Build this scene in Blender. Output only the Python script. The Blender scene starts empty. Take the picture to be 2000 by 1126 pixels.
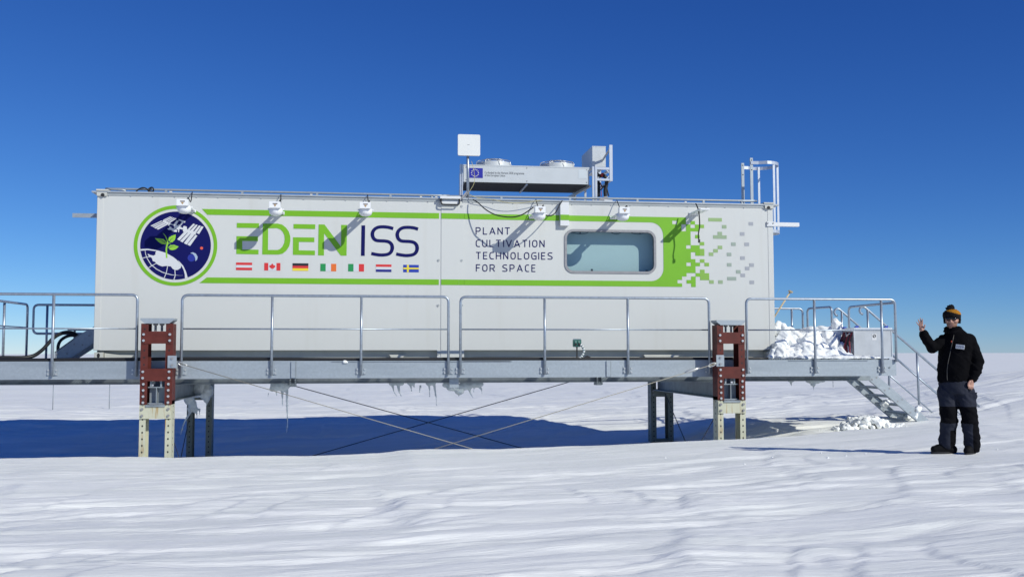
import bpy, bmesh, math, random
import numpy as np
from mathutils import Vector, Matrix

random.seed(7)
scene = bpy.context.scene
COL = scene.collection

# ------------------------------------------------------------------ camera
F_PX, YAW, PITCH, ROLL = 1971.0, 0.1356, 0.0640, 0.001145
CZ = 1.6                                   # eye height above the near snow


def camera_axes():
    cy, sy, cp, sp = math.cos(YAW), math.sin(YAW), math.cos(PITCH), math.sin(PITCH)
    f = Vector((sy * cp, cy * cp, sp))
    r = Vector((cy, -sy, 0))
    u = r.cross(f)
    r2 = r * math.cos(ROLL) - u * math.sin(ROLL)
    u2 = r * math.sin(ROLL) + u * math.cos(ROLL)
    return f, r2, u2


CF, CR, CU = camera_axes()
cam_data = bpy.data.cameras.new('camera')
cam = bpy.data.objects.new('camera', cam_data)
COL.objects.link(cam)
cam_data.sensor_width = 36.0
cam_data.lens = 36.0 * F_PX / 2000.0
cam_data.clip_start = 0.1
cam_data.clip_end = 12000
M = Matrix.Identity(4)
for i in range(3):
    M[i][0], M[i][1], M[i][2] = CR[i], CU[i], -CF[i]
M[2][3] = CZ
cam.matrix_world = M
scene.camera = cam

# ------------------------------------------------------------------ light
SUN_TRAVEL = Vector((-1.05, 1.2, -1.0)).normalized()
SUN_EL = math.asin(-SUN_TRAVEL.z)
SUN_AZ = math.atan2(-SUN_TRAVEL.x, -SUN_TRAVEL.y)
world = bpy.data.worlds.new('World')
scene.world = world
world.use_nodes = True
wn, wl = world.node_tree.nodes, world.node_tree.links
wn.clear()
sky = wn.new('ShaderNodeTexSky')
sky.sky_type = 'NISHITA'
sky.sun_disc = False
sky.sun_elevation = SUN_EL
sky.sun_rotation = SUN_AZ
sky.altitude = 3000
sky.air_density = 1.0
sky.dust_density = 0.0
sky.ozone_density = 3.0
# the clear polar air grades the sky from pale cyan to deep blue: one gain and power per channel
sep = wn.new('ShaderNodeSeparateColor')
comb = wn.new('ShaderNodeCombineColor')
wl.new(sky.outputs['Color'], sep.inputs['Color'])
for ch, gain, power in (('Red', .196, 1.474), ('Green', .430, 1.202), ('Blue', 1.21, .866)):
    pw = wn.new('ShaderNodeMath')
    pw.operation = 'POWER'
    pw.inputs[1].default_value = power
    ml = wn.new('ShaderNodeMath')
    ml.operation = 'MULTIPLY'
    ml.inputs[1].default_value = gain
    wl.new(sep.outputs[ch], pw.inputs[0])
    wl.new(pw.outputs[0], ml.inputs[0])
    wl.new(ml.outputs[0], comb.inputs[ch])
bg = wn.new('ShaderNodeBackground')
bg.inputs['Strength'].default_value = 0.1
out = wn.new('ShaderNodeOutputWorld')
wl.new(comb.outputs['Color'], bg.inputs['Color'])
wl.new(bg.outputs['Background'], out.inputs['Surface'])

sun_data = bpy.data.lights.new('sun', 'SUN')
sun_data.energy = 3.8
sun_data.angle = math.radians(0.53)
sun_data.color = (1.0, 0.985, 0.885)
sun = bpy.data.objects.new('sun', sun_data)
COL.objects.link(sun)
sun.rotation_mode = 'QUATERNION'
sun.rotation_quaternion = SUN_TRAVEL.to_track_quat('-Z', 'Y')
sun.location = (10, -10, 20)

vs = scene.view_settings
scene.display_settings.display_device = 'sRGB'
vs.view_transform = 'Standard'
vs.look = 'None'
vs.exposure = 0.0
vs.gamma = 1.0
vs.use_curve_mapping = False


# ------------------------------------------------------------------ geometry helpers
def P(u, v, Y):
    """World point on the vertical plane y = Y seen at photo pixel (u, v)."""
    d = CF + CR * ((u - 1000) / F_PX) - CU * ((v - 563) / F_PX)
    d = d * (Y / d.y)
    return Vector((d.x, Y, d.z + CZ))


def XZ(u, v, Y):
    p = P(u, v, Y)
    return (p.x, p.z)


class MB:
    """Collects shapes in world coordinates, then links them as ONE mesh object."""

    def __init__(self):
        self.v, self.f, self.s, self.m = [], [], [], []

    def add(self, vs, fs, smooth=False, mi=0):
        o = len(self.v)
        self.v += [tuple(p) for p in vs]
        for f in fs:
            self.f.append([o + i for i in f])
            self.s.append(smooth)
            self.m.append(mi)
        return self

    def box(self, x0, x1, y0, y1, z0, z1, mi=0):
        vs = [(x0, y0, z0), (x1, y0, z0), (x1, y1, z0), (x0, y1, z0), (x0, y0, z1), (x1, y0, z1), (x1, y1, z1), (x0, y1, z1)]
        return self.add(vs, [(0, 3, 2, 1), (4, 5, 6, 7), (0, 1, 5, 4), (1, 2, 6, 5), (2, 3, 7, 6), (3, 0, 4, 7)], False, mi)

    def obox(self, c, ax, ay, az, mi=0):
        c, ax, ay, az = Vector(c), Vector(ax), Vector(ay), Vector(az)
        vs = [c + ax * i + ay * j + az * k for k in (-1, 1) for j, i in ((-1, -1), (-1, 1), (1, 1), (1, -1))]
        fs = [(0, 3, 2, 1), (4, 5, 6, 7), (0, 1, 5, 4), (1, 2, 6, 5), (2, 3, 7, 6), (3, 0, 4, 7)]
        return self.add(vs, fs, False, mi)

    def bar(self, p0, p1, w, h, up=(0, 0, 1), mi=0):
        p0, p1 = Vector(p0), Vector(p1)
        d = (p1 - p0)
        u = Vector(up)
        s = d.cross(u).normalized()
        u = s.cross(d).normalized()
        return self.obox((p0 + p1) / 2, d / 2, s * (w / 2), u * (h / 2), mi)

    def tube(self, pts, r, n=8, closed=False, mi=0, smooth=True):
        pts = [Vector(p) for p in pts]
        m = len(pts)
        rs = r if isinstance(r, (list, tuple)) else [r] * m
        ts = []
        for i in range(m):
            a = pts[(i - 1) % m] if (closed or i > 0) else pts[i]
            b = pts[(i + 1) % m] if (closed or i < m - 1) else pts[i]
            ts.append((b - a).normalized())
        ref = Vector((0, 0, 1)) if abs(ts[0].z) < .9 else Vector((0, 1, 0))
        nrm = (ref - ts[0] * ref.dot(ts[0])).normalized()
        vs = []
        for i in range(m):
            nrm = (nrm - ts[i] * nrm.dot(ts[i]))
            nrm = nrm.normalized() if nrm.length > 1e-6 else ts[i].orthogonal().normalized()
            bn = ts[i].cross(nrm)
            for k in range(n):
                a = 2 * math.pi * k / n
                vs.append(pts[i] + (nrm * math.cos(a) + bn * math.sin(a)) * rs[i])
        fs = []
        for i in range(m if closed else m - 1):
            j = (i + 1) % m
            for k in range(n):
                k2 = (k + 1) % n
                fs.append((i * n + k, i * n + k2, j * n + k2, j * n + k))
        self.add(vs, fs, smooth, mi)
        if not closed:
            self.add(vs[:n], [tuple(range(n))[::-1]], False, mi)
            self.add(vs[-n:], [tuple(range(n))], False, mi)
        return self

    def cyl(self, p0, p1, r, n=10, mi=0):
        return self.tube([p0, p1], r, n, False, mi)

    def sphere(self, c, r, n=12, mi=0, sq=(1, 1, 1)):
        c = Vector(c)
        k = max(4, n // 2 + 1)
        vs = []
        for i in range(k + 1):
            th = math.pi * i / k
            for j in range(n):
                ph = 2 * math.pi * j / n
                vs.append((c.x + r * sq[0] * math.sin(th) * math.cos(ph), c.y + r * sq[1] * math.sin(th) * math.sin(ph), c.z + r * sq[2] * math.cos(th)))
        fs = []
        for i in range(k):
            for j in range(n):
                j2 = (j + 1) % n
                fs.append((i * n + j, (i + 1) * n + j, (i + 1) * n + j2, i * n + j2))
        return self.add(vs, fs, True, mi)

    def prism(self, poly, y0, y1, mi=0):
        """poly: (x, z) outline extruded along y."""
        n = len(poly)
        vs = [(x, y0, z) for x, z in poly] + [(x, y1, z) for x, z in poly]
        fs = [tuple(range(n)), tuple(range(2 * n - 1, n - 1, -1))]
        fs += [((i + 1) % n, i, n + i, n + (i + 1) % n) for i in range(n)]
        return self.add(vs, fs, False, mi)

    def loft(self, rings, mi=0, smooth=True):
        """rings: (centre, rx, ry, x axis, y axis); closed with end caps."""
        n = 20
        vs = []
        for c, rx, ry, ax, ay in rings:
            c, ax, ay = Vector(c), Vector(ax), Vector(ay)
            for k in range(n):
                a = 2 * math.pi * k / n
                vs.append(c + ax * (rx * math.cos(a)) + ay * (ry * math.sin(a)))
        fs = []
        for i in range(len(rings) - 1):
            for k in range(n):
                k2 = (k + 1) % n
                fs.append((i * n + k, i * n + k2, (i + 1) * n + k2, (i + 1) * n + k))
        m = len(vs) - n
        fs.append(tuple(range(n))[::-1])
        fs.append(tuple(range(m, m + n)))
        return self.add(vs, fs, smooth, mi)

    def build(self, name, mats, parent=None, base=None):
        me = bpy.data.meshes.new(name)
        b = Vector(base) if base is not None else (abs_loc(parent) if parent else Vector((0, 0, 0)))
        if base is not None and parent is not None:
            b = Vector(base)
        me.from_pydata([(p[0] - b.x, p[1] - b.y, p[2] - b.z) for p in self.v], [], self.f)
        for mt in (mats if isinstance(mats, (list, tuple)) else [mats]):
            me.materials.append(mt)
        me.polygons.foreach_set('use_smooth', self.s)
        me.polygons.foreach_set('material_index', self.m)
        bm = bmesh.new()
        bm.from_mesh(me)
        bmesh.ops.remove_doubles(bm, verts=bm.verts, dist=1e-6)
        bmesh.ops.recalc_face_normals(bm, faces=bm.faces)
        bm.to_mesh(me)
        bm.free()
        me.update()
        o = bpy.data.objects.new(name, me)
        COL.objects.link(o)
        if parent:
            o.parent = parent
            o.location = b - abs_loc(parent)
        else:
            o.location = b
        return o


def abs_loc(o):
    v = Vector((0, 0, 0))
    while o:
        v += Vector(o.location)
        o = o.parent
    return v


def tag(o, label=None, cat=None, group=None, kind=None):
    if label:
        o['label'] = label
    if cat:
        o['category'] = cat
    if group:
        o['group'] = group
    if kind:
        o['kind'] = kind
    return o


def thing(name, label, cat, loc, group=None):
    o = bpy.data.objects.new(name, None)
    COL.objects.link(o)
    o.empty_display_size = 0.2
    o.location = loc
    return tag(o, label, cat, group)


def copy_tree(o, parent=None):
    c = o.copy()
    COL.objects.link(c)
    if parent:
        c.parent = parent
    for ch in list(o.children):
        copy_tree(ch, c)
    return c


def fillet(pts, r, n=5):
    pts = [Vector(p) for p in pts]
    o = [pts[0]]
    for i in range(1, len(pts) - 1):
        a, b, c = pts[i - 1], pts[i], pts[i + 1]
        d1, d2 = (a - b), (c - b)
        q = min(r, d1.length * .49, d2.length * .49)
        s, e = b + d1.normalized() * q, b + d2.normalized() * q
        for k in range(n + 1):
            t = k / n
            o.append(s * (1 - t) ** 2 + b * 2 * t * (1 - t) + e * t ** 2)
    o.append(pts[-1])
    return o


def catmull(pts, n=6):
    pts = [Vector(p) for p in pts]
    q = [pts[0] * 2 - pts[1]] + pts + [pts[-1] * 2 - pts[-2]]
    o = []
    for i in range(1, len(q) - 2):
        a, b, c, d = q[i - 1], q[i], q[i + 1], q[i + 2]
        for k in range(n):
            t = k / n
            o.append(.5 * ((2 * b) + (c - a) * t + (2 * a - 5 * b + 4 * c - d) * t * t + (3 * b - a - 3 * c + d) * t ** 3))
    o.append(pts[-1])
    return o


def fill_mesh(shapes, y, mb, mi=0):
    """shapes: list of (outer, [holes]) in (x, z); filled flat faces at depth y facing -y."""
    for outer, holes in shapes:
        bm = bmesh.new()
        es = []
        for loop in [outer] + list(holes):
            vs = [bm.verts.new((x, y, z)) for x, z in loop]
            for i in range(len(vs)):
                es.append(bm.edges.new((vs[i], vs[(i + 1) % len(vs)])))
        bmesh.ops.triangle_fill(bm, edges=es, use_beauty=True, use_dissolve=False)
        bm.verts.index_update()
        vv = [tuple(v.co) for v in bm.verts]
        ff = []
        for f in bm.faces:
            idx = [v.index for v in f.verts]
            f.normal_update()
            ff.append(idx if f.normal.y < 0 else idx[::-1])
        mb.add(vv, ff, False, mi)
        bm.free()


def slab(shapes, y_front, y_back, mb, mi=0):
    """thin sheet with rims so a sticker or panel has a real edge."""
    fill_mesh(shapes, y_front, mb, mi)
    for outer, holes in shapes:
        for loop in [outer] + list(holes):
            n = len(loop)
            vs = [(x, y_front, z) for x, z in loop] + [(x, y_back, z) for x, z in loop]
            mb.add(vs, [(i, (i + 1) % n, n + (i + 1) % n, n + i) for i in range(n)], False, mi)


def ribbon2(pts, ws):
    """thick polyline outline in 2-D."""
    pts = [Vector((p[0], p[1])) for p in pts]
    ws = ws if isinstance(ws, (list, tuple)) else [ws] * len(pts)
    L, R = [], []
    for i, p in enumerate(pts):
        a = pts[max(i - 1, 0)]
        b = pts[min(i + 1, len(pts) - 1)]
        t1 = (p - a).normalized() if i > 0 else (b - p).normalized()
        t2 = (b - p).normalized() if i < len(pts) - 1 else t1
        n1, n2 = Vector((-t1.y, t1.x)), Vector((-t2.y, t2.x))
        n = (n1 + n2)
        n = n.normalized() if n.length > 1e-4 else n1
        k = ws[i] / 2 / max(.45, n.dot(n1))
        L.append(p + n * k)
        R.append(p - n * k)
    return [tuple(q) for q in L] + [tuple(q) for q in reversed(R)]


def rrect(x0, x1, z0, z1, r, n=6):
    o = []
    for cx, cz, a0 in ((x1 - r, z1 - r, 0), (x0 + r, z1 - r, 90), (x0 + r, z0 + r, 180), (x1 - r, z0 + r, 270)):
        for k in range(n + 1):
            a = math.radians(a0 + 90 * k / n)
            o.append((cx + r * math.cos(a), cz + r * math.sin(a)))
    return o


def apply_mods(o):
    """replace the object's mesh by its evaluated mesh and drop the modifiers."""
    dg = bpy.context.evaluated_depsgraph_get()
    me = bpy.data.meshes.new_from_object(o.evaluated_get(dg))
    old = o.data
    o.modifiers.clear()
    me.name = old.name
    o.data = me
    bpy.data.meshes.remove(old)
    return o


def melt(o, voxel, smooth_it=4, factor=.5):
    """join overlapping closed shapes of one mesh into one continuous skin."""
    m = o.modifiers.new('remesh', 'REMESH')
    m.mode = 'VOXEL'
    m.voxel_size = voxel
    m.use_smooth_shade = True
    s = o.modifiers.new('smooth', 'SMOOTH')
    s.iterations = smooth_it
    s.factor = factor
    return apply_mods(o)


# ------------------------------------------------------------------ noise on arrays
def perlin(x, y, seed=0):
    x, y = np.broadcast_arrays(np.asarray(x, float), np.asarray(y, float))
    xi, yi = np.floor(x), np.floor(y)
    xf, yf = x - xi, y - yi
    xi, yi = xi.astype(np.int64), yi.astype(np.int64)

    def g(ix, iy, dx, dy):
        h = (ix * 374761393 + iy * 668265263 + seed * 144269504) & 0xffffffff
        h = ((h ^ (h >> 13)) * 1274126177) & 0xffffffff
        h = h ^ (h >> 16)
        a = (h & 0xffff) / 65536.0 * 2 * np.pi
        return np.cos(a) * dx + np.sin(a) * dy
    u = xf * xf * xf * (xf * (xf * 6 - 15) + 10)
    v = yf * yf * yf * (yf * (yf * 6 - 15) + 10)
    a = g(xi, yi, xf, yf)
    b = g(xi + 1, yi, xf - 1, yf)
    c = g(xi, yi + 1, xf, yf - 1)
    d = g(xi + 1, yi + 1, xf - 1, yf - 1)
    return 1.5 * ((a + (b - a) * u) * (1 - v) + (c + (d - c) * u) * v)


def fbm(x, y, o=3, seed=0):
    s, a = 0, 1.0
    for i in range(o):
        s = s + a * perlin(x * 2 ** i, y * 2 ** i, seed + i * 17)
        a *= .5
    return s


def sstep(a, b, x):
    t = np.clip((x - a) / (b - a), 0, 1)
    return t * t * (3 - 2 * t)


# ------------------------------------------------------------------ materials
def srgb(r, g, b):
    return tuple((c / 255 / 12.92) if c / 255 <= .04045 else ((c / 255 + .055) / 1.055) ** 2.4 for c in (r, g, b))


def mat(name, color, rough=.5, metal=0.0, var=0.0, scale=8.0, bump=0.0, bscale=60.0, spec=.5, stretch=(1, 1, 1), var2=None, thr=(.45, .7), dirt=None, dscale=2.0, dthr=(.55, .75), dstretch=(1, 1, 1)):
    m = bpy.data.materials.new(name)
    m.use_nodes = True
    n, l = m.node_tree.nodes, m.node_tree.links
    b = n['Principled BSDF']
    b.inputs['Roughness'].default_value = rough
    b.inputs['Metallic'].default_value = metal
    b.inputs['Specular IOR Level'].default_value = spec
    b.inputs['Base Color'].default_value = (*color, 1)
    tc = n.new('ShaderNodeTexCoord')

    def noise(sc, st, detail=4):
        mp = n.new('ShaderNodeMapping')
        mp.inputs['Scale'].default_value = st
        l.new(tc.outputs['Object'], mp.inputs['Vector'])
        t = n.new('ShaderNodeTexNoise')
        t.inputs['Scale'].default_value = sc
        t.inputs['Detail'].default_value = detail
        l.new(mp.outputs['Vector'], t.inputs['Vector'])
        return t
    cur = None
    if var > 0:
        t = noise(scale, stretch)
        r = n.new('ShaderNodeValToRGB')
        r.color_ramp.elements[0].position, r.color_ramp.elements[1].position = .3, .7
        lo = tuple(max(0, c * (1 - var)) for c in color)
        hi = tuple(min(1, c * (1 + var)) for c in (var2 or color))
        r.color_ramp.elements[0].color = (*lo, 1)
        r.color_ramp.elements[1].color = (*hi, 1)
        l.new(t.outputs['Fac'], r.inputs['Fac'])
        cur = r.outputs['Color']
    if dirt:
        t = noise(dscale, dstretch, 6)
        r = n.new('ShaderNodeValToRGB')
        r.color_ramp.elements[0].position, r.color_ramp.elements[1].position = dthr
        l.new(t.outputs['Fac'], r.inputs['Fac'])
        mx = n.new('ShaderNodeMix')
        mx.data_type = 'RGBA'
        l.new(r.outputs['Color'], mx.inputs[0])
        if cur:
            l.new(cur, mx.inputs[6])
        else:
            mx.inputs[6].default_value = (*color, 1)
        mx.inputs[7].default_value = (*dirt, 1)
        cur = mx.outputs[2]
    if cur:
        l.new(cur, b.inputs['Base Color'])
    if bump > 0:
        t = noise(bscale, stretch)
        bp = n.new('ShaderNodeBump')
        bp.inputs['Strength'].default_value = bump
        bp.inputs['Distance'].default_value = .02
        l.new(t.outputs['Fac'], bp.inputs['Height'])
        l.new(bp.outputs['Normal'], b.inputs['Normal'])
    return m


M_WALL = mat('white_panel_paint', (.585, .595, .57), .42, 0, .012, 1.1, .02, 1.5, .35, (1, 1, .35), dirt=(.53, .525, .48), dscale=1.5, dthr=(.56, 1.0), dstretch=(2.8, 1, .25))
M_FLASH = mat('grey_flashing', (.36, .385, .39), .5, .1, .06, 6)
M_LIP = mat('roof_lip_metal', (.40, .43, .45), .45, .3, .08, 6)
M_CREAM = mat('cream_steel', (.52, .52, .47), .5, 0, .05, 5)
M_GREEN = mat('lime_vinyl', (.16, .42, .006), .55, 0, .03, 2)
M_NAVY = mat('navy_vinyl', (.0035, .005, .088), .65, 0, .05, 3, spec=.15)
M_DECALWHITE = mat('white_vinyl', (.62, .63, .64), .5)
M_GALV = mat('galvanised_steel', (.36, .405, .44), .5, .35, .07, 24, .03, 60, .5, (1, 1, 1), dirt=(.29, .33, .365), dscale=2.2, dthr=(.45, .85), dstretch=(.35, 1, 3.2))
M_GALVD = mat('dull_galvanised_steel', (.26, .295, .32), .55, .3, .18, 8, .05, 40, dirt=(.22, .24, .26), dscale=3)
M_TUBE = mat('galvanised_tube', (.36, .41, .47), .36, .6, .12, 20)
M_RED = mat('red_oxide_primer', (.105, .022, .016), .55, 0, .16, 10, .04, 30, .3, dirt=(.065, .018, .014), dscale=5)
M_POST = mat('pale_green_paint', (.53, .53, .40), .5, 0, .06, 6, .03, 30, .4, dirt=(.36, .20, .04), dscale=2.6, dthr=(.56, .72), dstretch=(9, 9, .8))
M_POSTD = mat('shaded_post_paint', (.17, .19, .165), .55, 0, .12, 8, dirt=(.12, .075, .04), dscale=4, dthr=(.62, .8), dstretch=(6, 6, 1))  # rear pillar paint, with the shade under the platform put into its colour
M_BOLT = mat('bright_bolt_steel', (.62, .62, .60), .32, .6)
M_DARK = mat('dark_hole', (.012, .012, .014), .7)
M_BLACK = mat('black_rubber', (.012, .012, .013), .5)
M_WIRE = mat('pale_rope_wire', (.33, .31, .25), .6, 0, .1, 30)
M_WIRED = mat('dark_steel_wire', (.035, .037, .042), .5, .3)
M_ALU = mat('brushed_aluminium', (.62, .64, .66), .36, .55, .06, 10, .02, 80)
M_BOX = mat('aluminium_case_sheet', (.47, .485, .50), .42, .45, .07, 5, .03, 25)
M_COOL = mat('cooler_grey_paint', (.52, .55, .56), .45, .05, .03, 3)
M_COIL = mat('dark_coil', (.055, .055, .058), .7, .2, .3, 60)
M_WHITEP = mat('white_plastic', (.70, .71, .71), .35, 0, .02, 6)
M_FRAME = mat('window_gasket_grey', (.27, .27, .28), .5, 0, .1, 20)
M_BLIND = mat('teal_blind', (.41, .51, .50), .6, 0, .02, 2)
M_REVEAL = mat('window_reveal', (.16, .22, .26), .6)
M_SNOWB = mat('piled_snow', (.86, .875, .86), .75, 0, .02, 9, .4, 30, .2)
M_ICE = mat('grey_ice', (.55, .61, .66), .16, 0, .12, 12, .3, 20, .6)
M_WOOD = mat('pale_wood_handle', (.52, .42, .26), .55, 0, .12, 20)
M_STRAP = mat('red_strap', (.20, .02, .035), .7, 0, .25, 30)
M_GREENBOX = mat('green_socket', (.006, .10, .075), .5, 0, .1, 20)
M_BLUE = mat('blue_clip', (.02, .06, .42), .45)
M_YEL = mat('yellow_cord', (.50, .45, .22), .6)

# glass: clear, lets sunlight through, mirrors faintly
M_GLASS = bpy.data.materials.new('window_glass')
M_GLASS.use_nodes = True
_n, _l = M_GLASS.node_tree.nodes, M_GLASS.node_tree.links
_n.clear()
_t = _n.new('ShaderNodeBsdfTransparent')
_t.inputs['Color'].default_value = (.86, .93, .95, 1)
_g = _n.new('ShaderNodeBsdfGlossy')
_g.inputs['Roughness'].default_value = .02
_fr = _n.new('ShaderNodeValue')
_fr.outputs[0].default_value = .06
_mx = _n.new('ShaderNodeMixShader')
_o = _n.new('ShaderNodeOutputMaterial')
_l.new(_fr.outputs[0], _mx.inputs[0])
_l.new(_t.outputs[0], _mx.inputs[1])
_l.new(_g.outputs[0], _mx.inputs[2])
_l.new(_mx.outputs[0], _o.inputs['Surface'])

# ================================================================== the snow
Y_WALL, Y_RAIL, Y_POST = 18.498, 17.35, 17.05
DECK = CZ - .105
CREST_Y = 16.0
_crest_px = [(-400, 903), (0, 897), (180, 894), (330, 898), (460, 894), (600, 892), (740, 886), (800, 879), (1000, 877), (1270, 866), (1455, 859), (1600, 850), (1750, 838), (1900, 826)]
_cx = np.array([P(u, v, CREST_Y).x for u, v in _crest_px])
_cz = np.array([P(u, v, CREST_Y).z for u, v in _crest_px])
FEET = (7.60, 12.5)


def ground_h(x, y):
    x, y = np.asarray(x, float), np.asarray(y, float)
    near = np.interp(x, [-8, -5, 0, 4, 7.6, 11, 16], [.0, .0, .06, .15, .282, .33, .42])
    crest = np.interp(x, _cx, _cz)
    trough = np.interp(x, [-9, -3, 2, 5, 6.5, 7.3, 8.2, 10, 12], [-.62, -.62, -.52, -.44, -.36, -.06, .12, .17, .24])
    far = np.interp(x, [-20, -4, 3, 7, 10, 14, 40], [-.03, -.03, -.02, .06, .16, .22, .0])
    far = far * (1 - sstep(35, 70, y))
    h = near + (crest - near) * sstep(11.5, CREST_Y - .1, y)
    t = sstep(CREST_Y + .1, CREST_Y + 1.9, y)
    h = h * (1 - t) + trough * t
    t = sstep(21.5, 26.0, y)
    h = h * (1 - t) + far * t
    # broad drift right of the stairs
    h = h + .95 * np.exp(-(((x - 19.5) / 4.3) ** 2 + ((y - 27) / 6.5) ** 2)) + .34 * np.exp(-(((x - 14.6) / 2.0) ** 2 + ((y - 21.0) / 3.0) ** 2))
    # wind-carved sastrugi: long flat streaks with oblique scarps and rough patches
    def along(t):
        c_, s_ = math.cos(t), math.sin(t)
        return x * c_ + y * s_, -x * s_ + y * c_
    a1, b1 = along(.10)
    a2, b2 = along(.50)
    w = perlin(a2 / 3.0, b2 / 1.6, 5) * .5
    # saw-tooth drifts: long slopes facing the sun, short rough scarps facing left
    def saw(lam, sd, frac, wob):
        p_ = (x * .88 - y * .47) / lam + perlin(x / (1.5 * lam), y / (1.9 * lam), sd) * wob + perlin(x / (.5 * lam), y / (.7 * lam), sd + 1) * .07 + perlin(a1 / (1.3 * lam), b1 / (.13 * lam), sd + 2) * .10
        fr = p_ - np.floor(p_)
        return (1 - np.clip(fr / frac, 0, 1)) + sstep(frac, 1.0, fr), sstep(frac - .02, frac + .04, fr) * (1 - sstep(.95, 1.0, fr))
    s1, c1 = saw(2.0, 5, .80, 1.0)
    s2, c2 = saw(.8, 45, .85, .8)
    patch = sstep(-.30, .30, perlin(x / 3.4 + 3.1, y / 2.4, 21) + .25 * perlin(x / .9, y / .7, 22))
    patch2 = sstep(-.05, .4, perlin(x / 2.7 + 9.4, y / 1.9, 27))
    rough = np.clip(c1 * patch + .7 * c2 * patch2 + .6 * sstep(.25, .5, perlin(x / 2.2 + 4.2, y / 2.9, 33)), 0, 1)
    fine = fbm(a1 / 2.6, b1 / .12, 4, 31)
    edge = np.minimum(fbm(a1 / 3.1, b1 / .5 + w, 4, 91), .06)
    grain = fbm(x / .15, y / .11, 3, 61)
    swell = perlin(x / 8.0, y / 3.4, 71) * .05
    damp = 1 - .80 * np.exp(-((y - 15.2) / 2.0) ** 2)
    farfade = 1 / (1 + np.maximum(0, y - 26) / 18)
    patch = patch * (1 - .75 * np.exp(-(((x - 5.6) / 2.2) ** 2 + ((y - 11.0) / 2.2) ** 2)))
    person = 1 - np.exp(-(((x - FEET[0]) / 1.1) ** 2 + ((y - FEET[1]) / .8) ** 2))
    h = h + damp * person * (.040 * patch * s1 + .018 * patch2 * s2 + .05 * edge + swell) * farfade ** .5
    h = h + person * (fine * (.0042 + .0048 * patch2) + grain * (.0007 + .0065 * rough * damp)) * farfade
    h = h + fbm(x / 9, y / 3.2, 3, 81) * .07 * sstep(24, 55, y) + fbm(x / 70, y / 26, 2, 83) * .35 * sstep(110, 320, y)
    return h


def gz(x, y):
    return float(ground_h(np.array([x]), np.array([y]))[0])


def _grow(start, step, ratio, end):
    o, s, p = [], step, start
    while p < end:
        s *= ratio
        p += s
        o.append(p)
    return o


_xs_in = np.arange(-9.0, 15.0001, .042)
_xr = _grow(15.0, .05, 1.12, 4200)
_xs = np.array([-9.0 - (p - 15.0) for p in reversed(_xr)] + list(_xs_in) + _xr)
_ys_in = list(np.arange(4.5, 14.0, .03)) + list(np.arange(14.0, 30.0, .05))
_yr = _grow(30.0, .06, 1.035, 6000)
_yb = _grow(0.0, .05, 1.2, 600)
_ys = np.array([4.47 - p for p in reversed(_yb)] + _ys_in + _yr)
_gx, _gy = np.meshgrid(_xs, _ys)
_gzz = ground_h(_gx, _gy)
_nx, _ny = len(_xs), len(_ys)
_me = bpy.data.meshes.new('snow_ground')
_me.vertices.add(_nx * _ny)
_me.vertices.foreach_set('co', np.stack([_gx, _gy, _gzz], -1).reshape(-1).astype(np.float32))
_i = (np.arange(_ny - 1)[:, None] * _nx + np.arange(_nx - 1)[None, :])
_q = np.stack([_i, _i + 1, _i + _nx + 1, _i + _nx], -1).reshape(-1)
_nf = (_nx - 1) * (_ny - 1)
_me.loops.add(_nf * 4)
_me.loops.foreach_set('vertex_index', _q.astype(np.int32))
_me.polygons.add(_nf)
_me.polygons.foreach_set('loop_start', np.arange(0, _nf * 4, 4, dtype=np.int32))
_me.polygons.foreach_set('loop_total', np.full(_nf, 4, dtype=np.int32))
_me.polygons.foreach_set('use_smooth', np.ones(_nf, dtype=bool))
_me.update()
_me.validate()

M_SNOW = bpy.data.materials.new('wind_packed_snow')
M_SNOW.use_nodes = True
_n, _l = M_SNOW.node_tree.nodes, M_SNOW.node_tree.links
_b = _n['Principled BSDF']
_b.inputs['Roughness'].default_value = .62
_b.inputs['Specular IOR Level'].default_value = .25
_tc = _n.new('ShaderNodeTexCoord')
_mp = _n.new('ShaderNodeMapping')
_mp.inputs['Rotation'].default_value = (0, 0, -.15)
_mp2 = _n.new('ShaderNodeMapping')
_mp2.inputs['Scale'].default_value = (.22, 2.2, 1)
_l.new(_tc.outputs['Object'], _mp.inputs['Vector'])
_l.new(_mp.outputs['Vector'], _mp2.inputs['Vector'])
_n1 = _n.new('ShaderNodeTexNoise')
_n1.inputs['Scale'].default_value = 1.1
_n1.inputs['Detail'].default_value = 8
_n1.inputs['Roughness'].default_value = .62
_l.new(_mp2.outputs['Vector'], _n1.inputs['Vector'])
_r1 = _n.new('ShaderNodeValToRGB')
_r1.color_ramp.elements[0].position, _r1.color_ramp.elements[1].position = .43, .56
_r1.color_ramp.elements[0].color = (.86, .872, .83, 1)
_r1.color_ramp.elements[1].color = (.925, .93, .89, 1)
_l.new(_n1.outputs['Fac'], _r1.inputs['Fac'])
_l.new(_r1.outputs['Color'], _b.inputs['Base Color'])
_n2 = _n.new('ShaderNodeTexNoise')
_n2.inputs['Scale'].default_value = 16
_n2.inputs['Detail'].default_value = 7
_n2.inputs['Roughness'].default_value = .68
_l.new(_mp2.outputs['Vector'], _n2.inputs['Vector'])
_bp = _n.new('ShaderNodeBump')
_bp.inputs['Strength'].default_value = .5
_bp.inputs['Distance'].default_value = .025
_l.new(_n2.outputs['Fac'], _bp.inputs['Height'])
_l.new(_bp.outputs['Normal'], _b.inputs['Normal'])
_me.materials.append(M_SNOW)
_o = bpy.data.objects.new('snow_ground', _me)
COL.objects.link(_o)
tag(_o, 'wind carved white snow field reaching the flat horizon', 'snow', None, 'structure')

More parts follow.
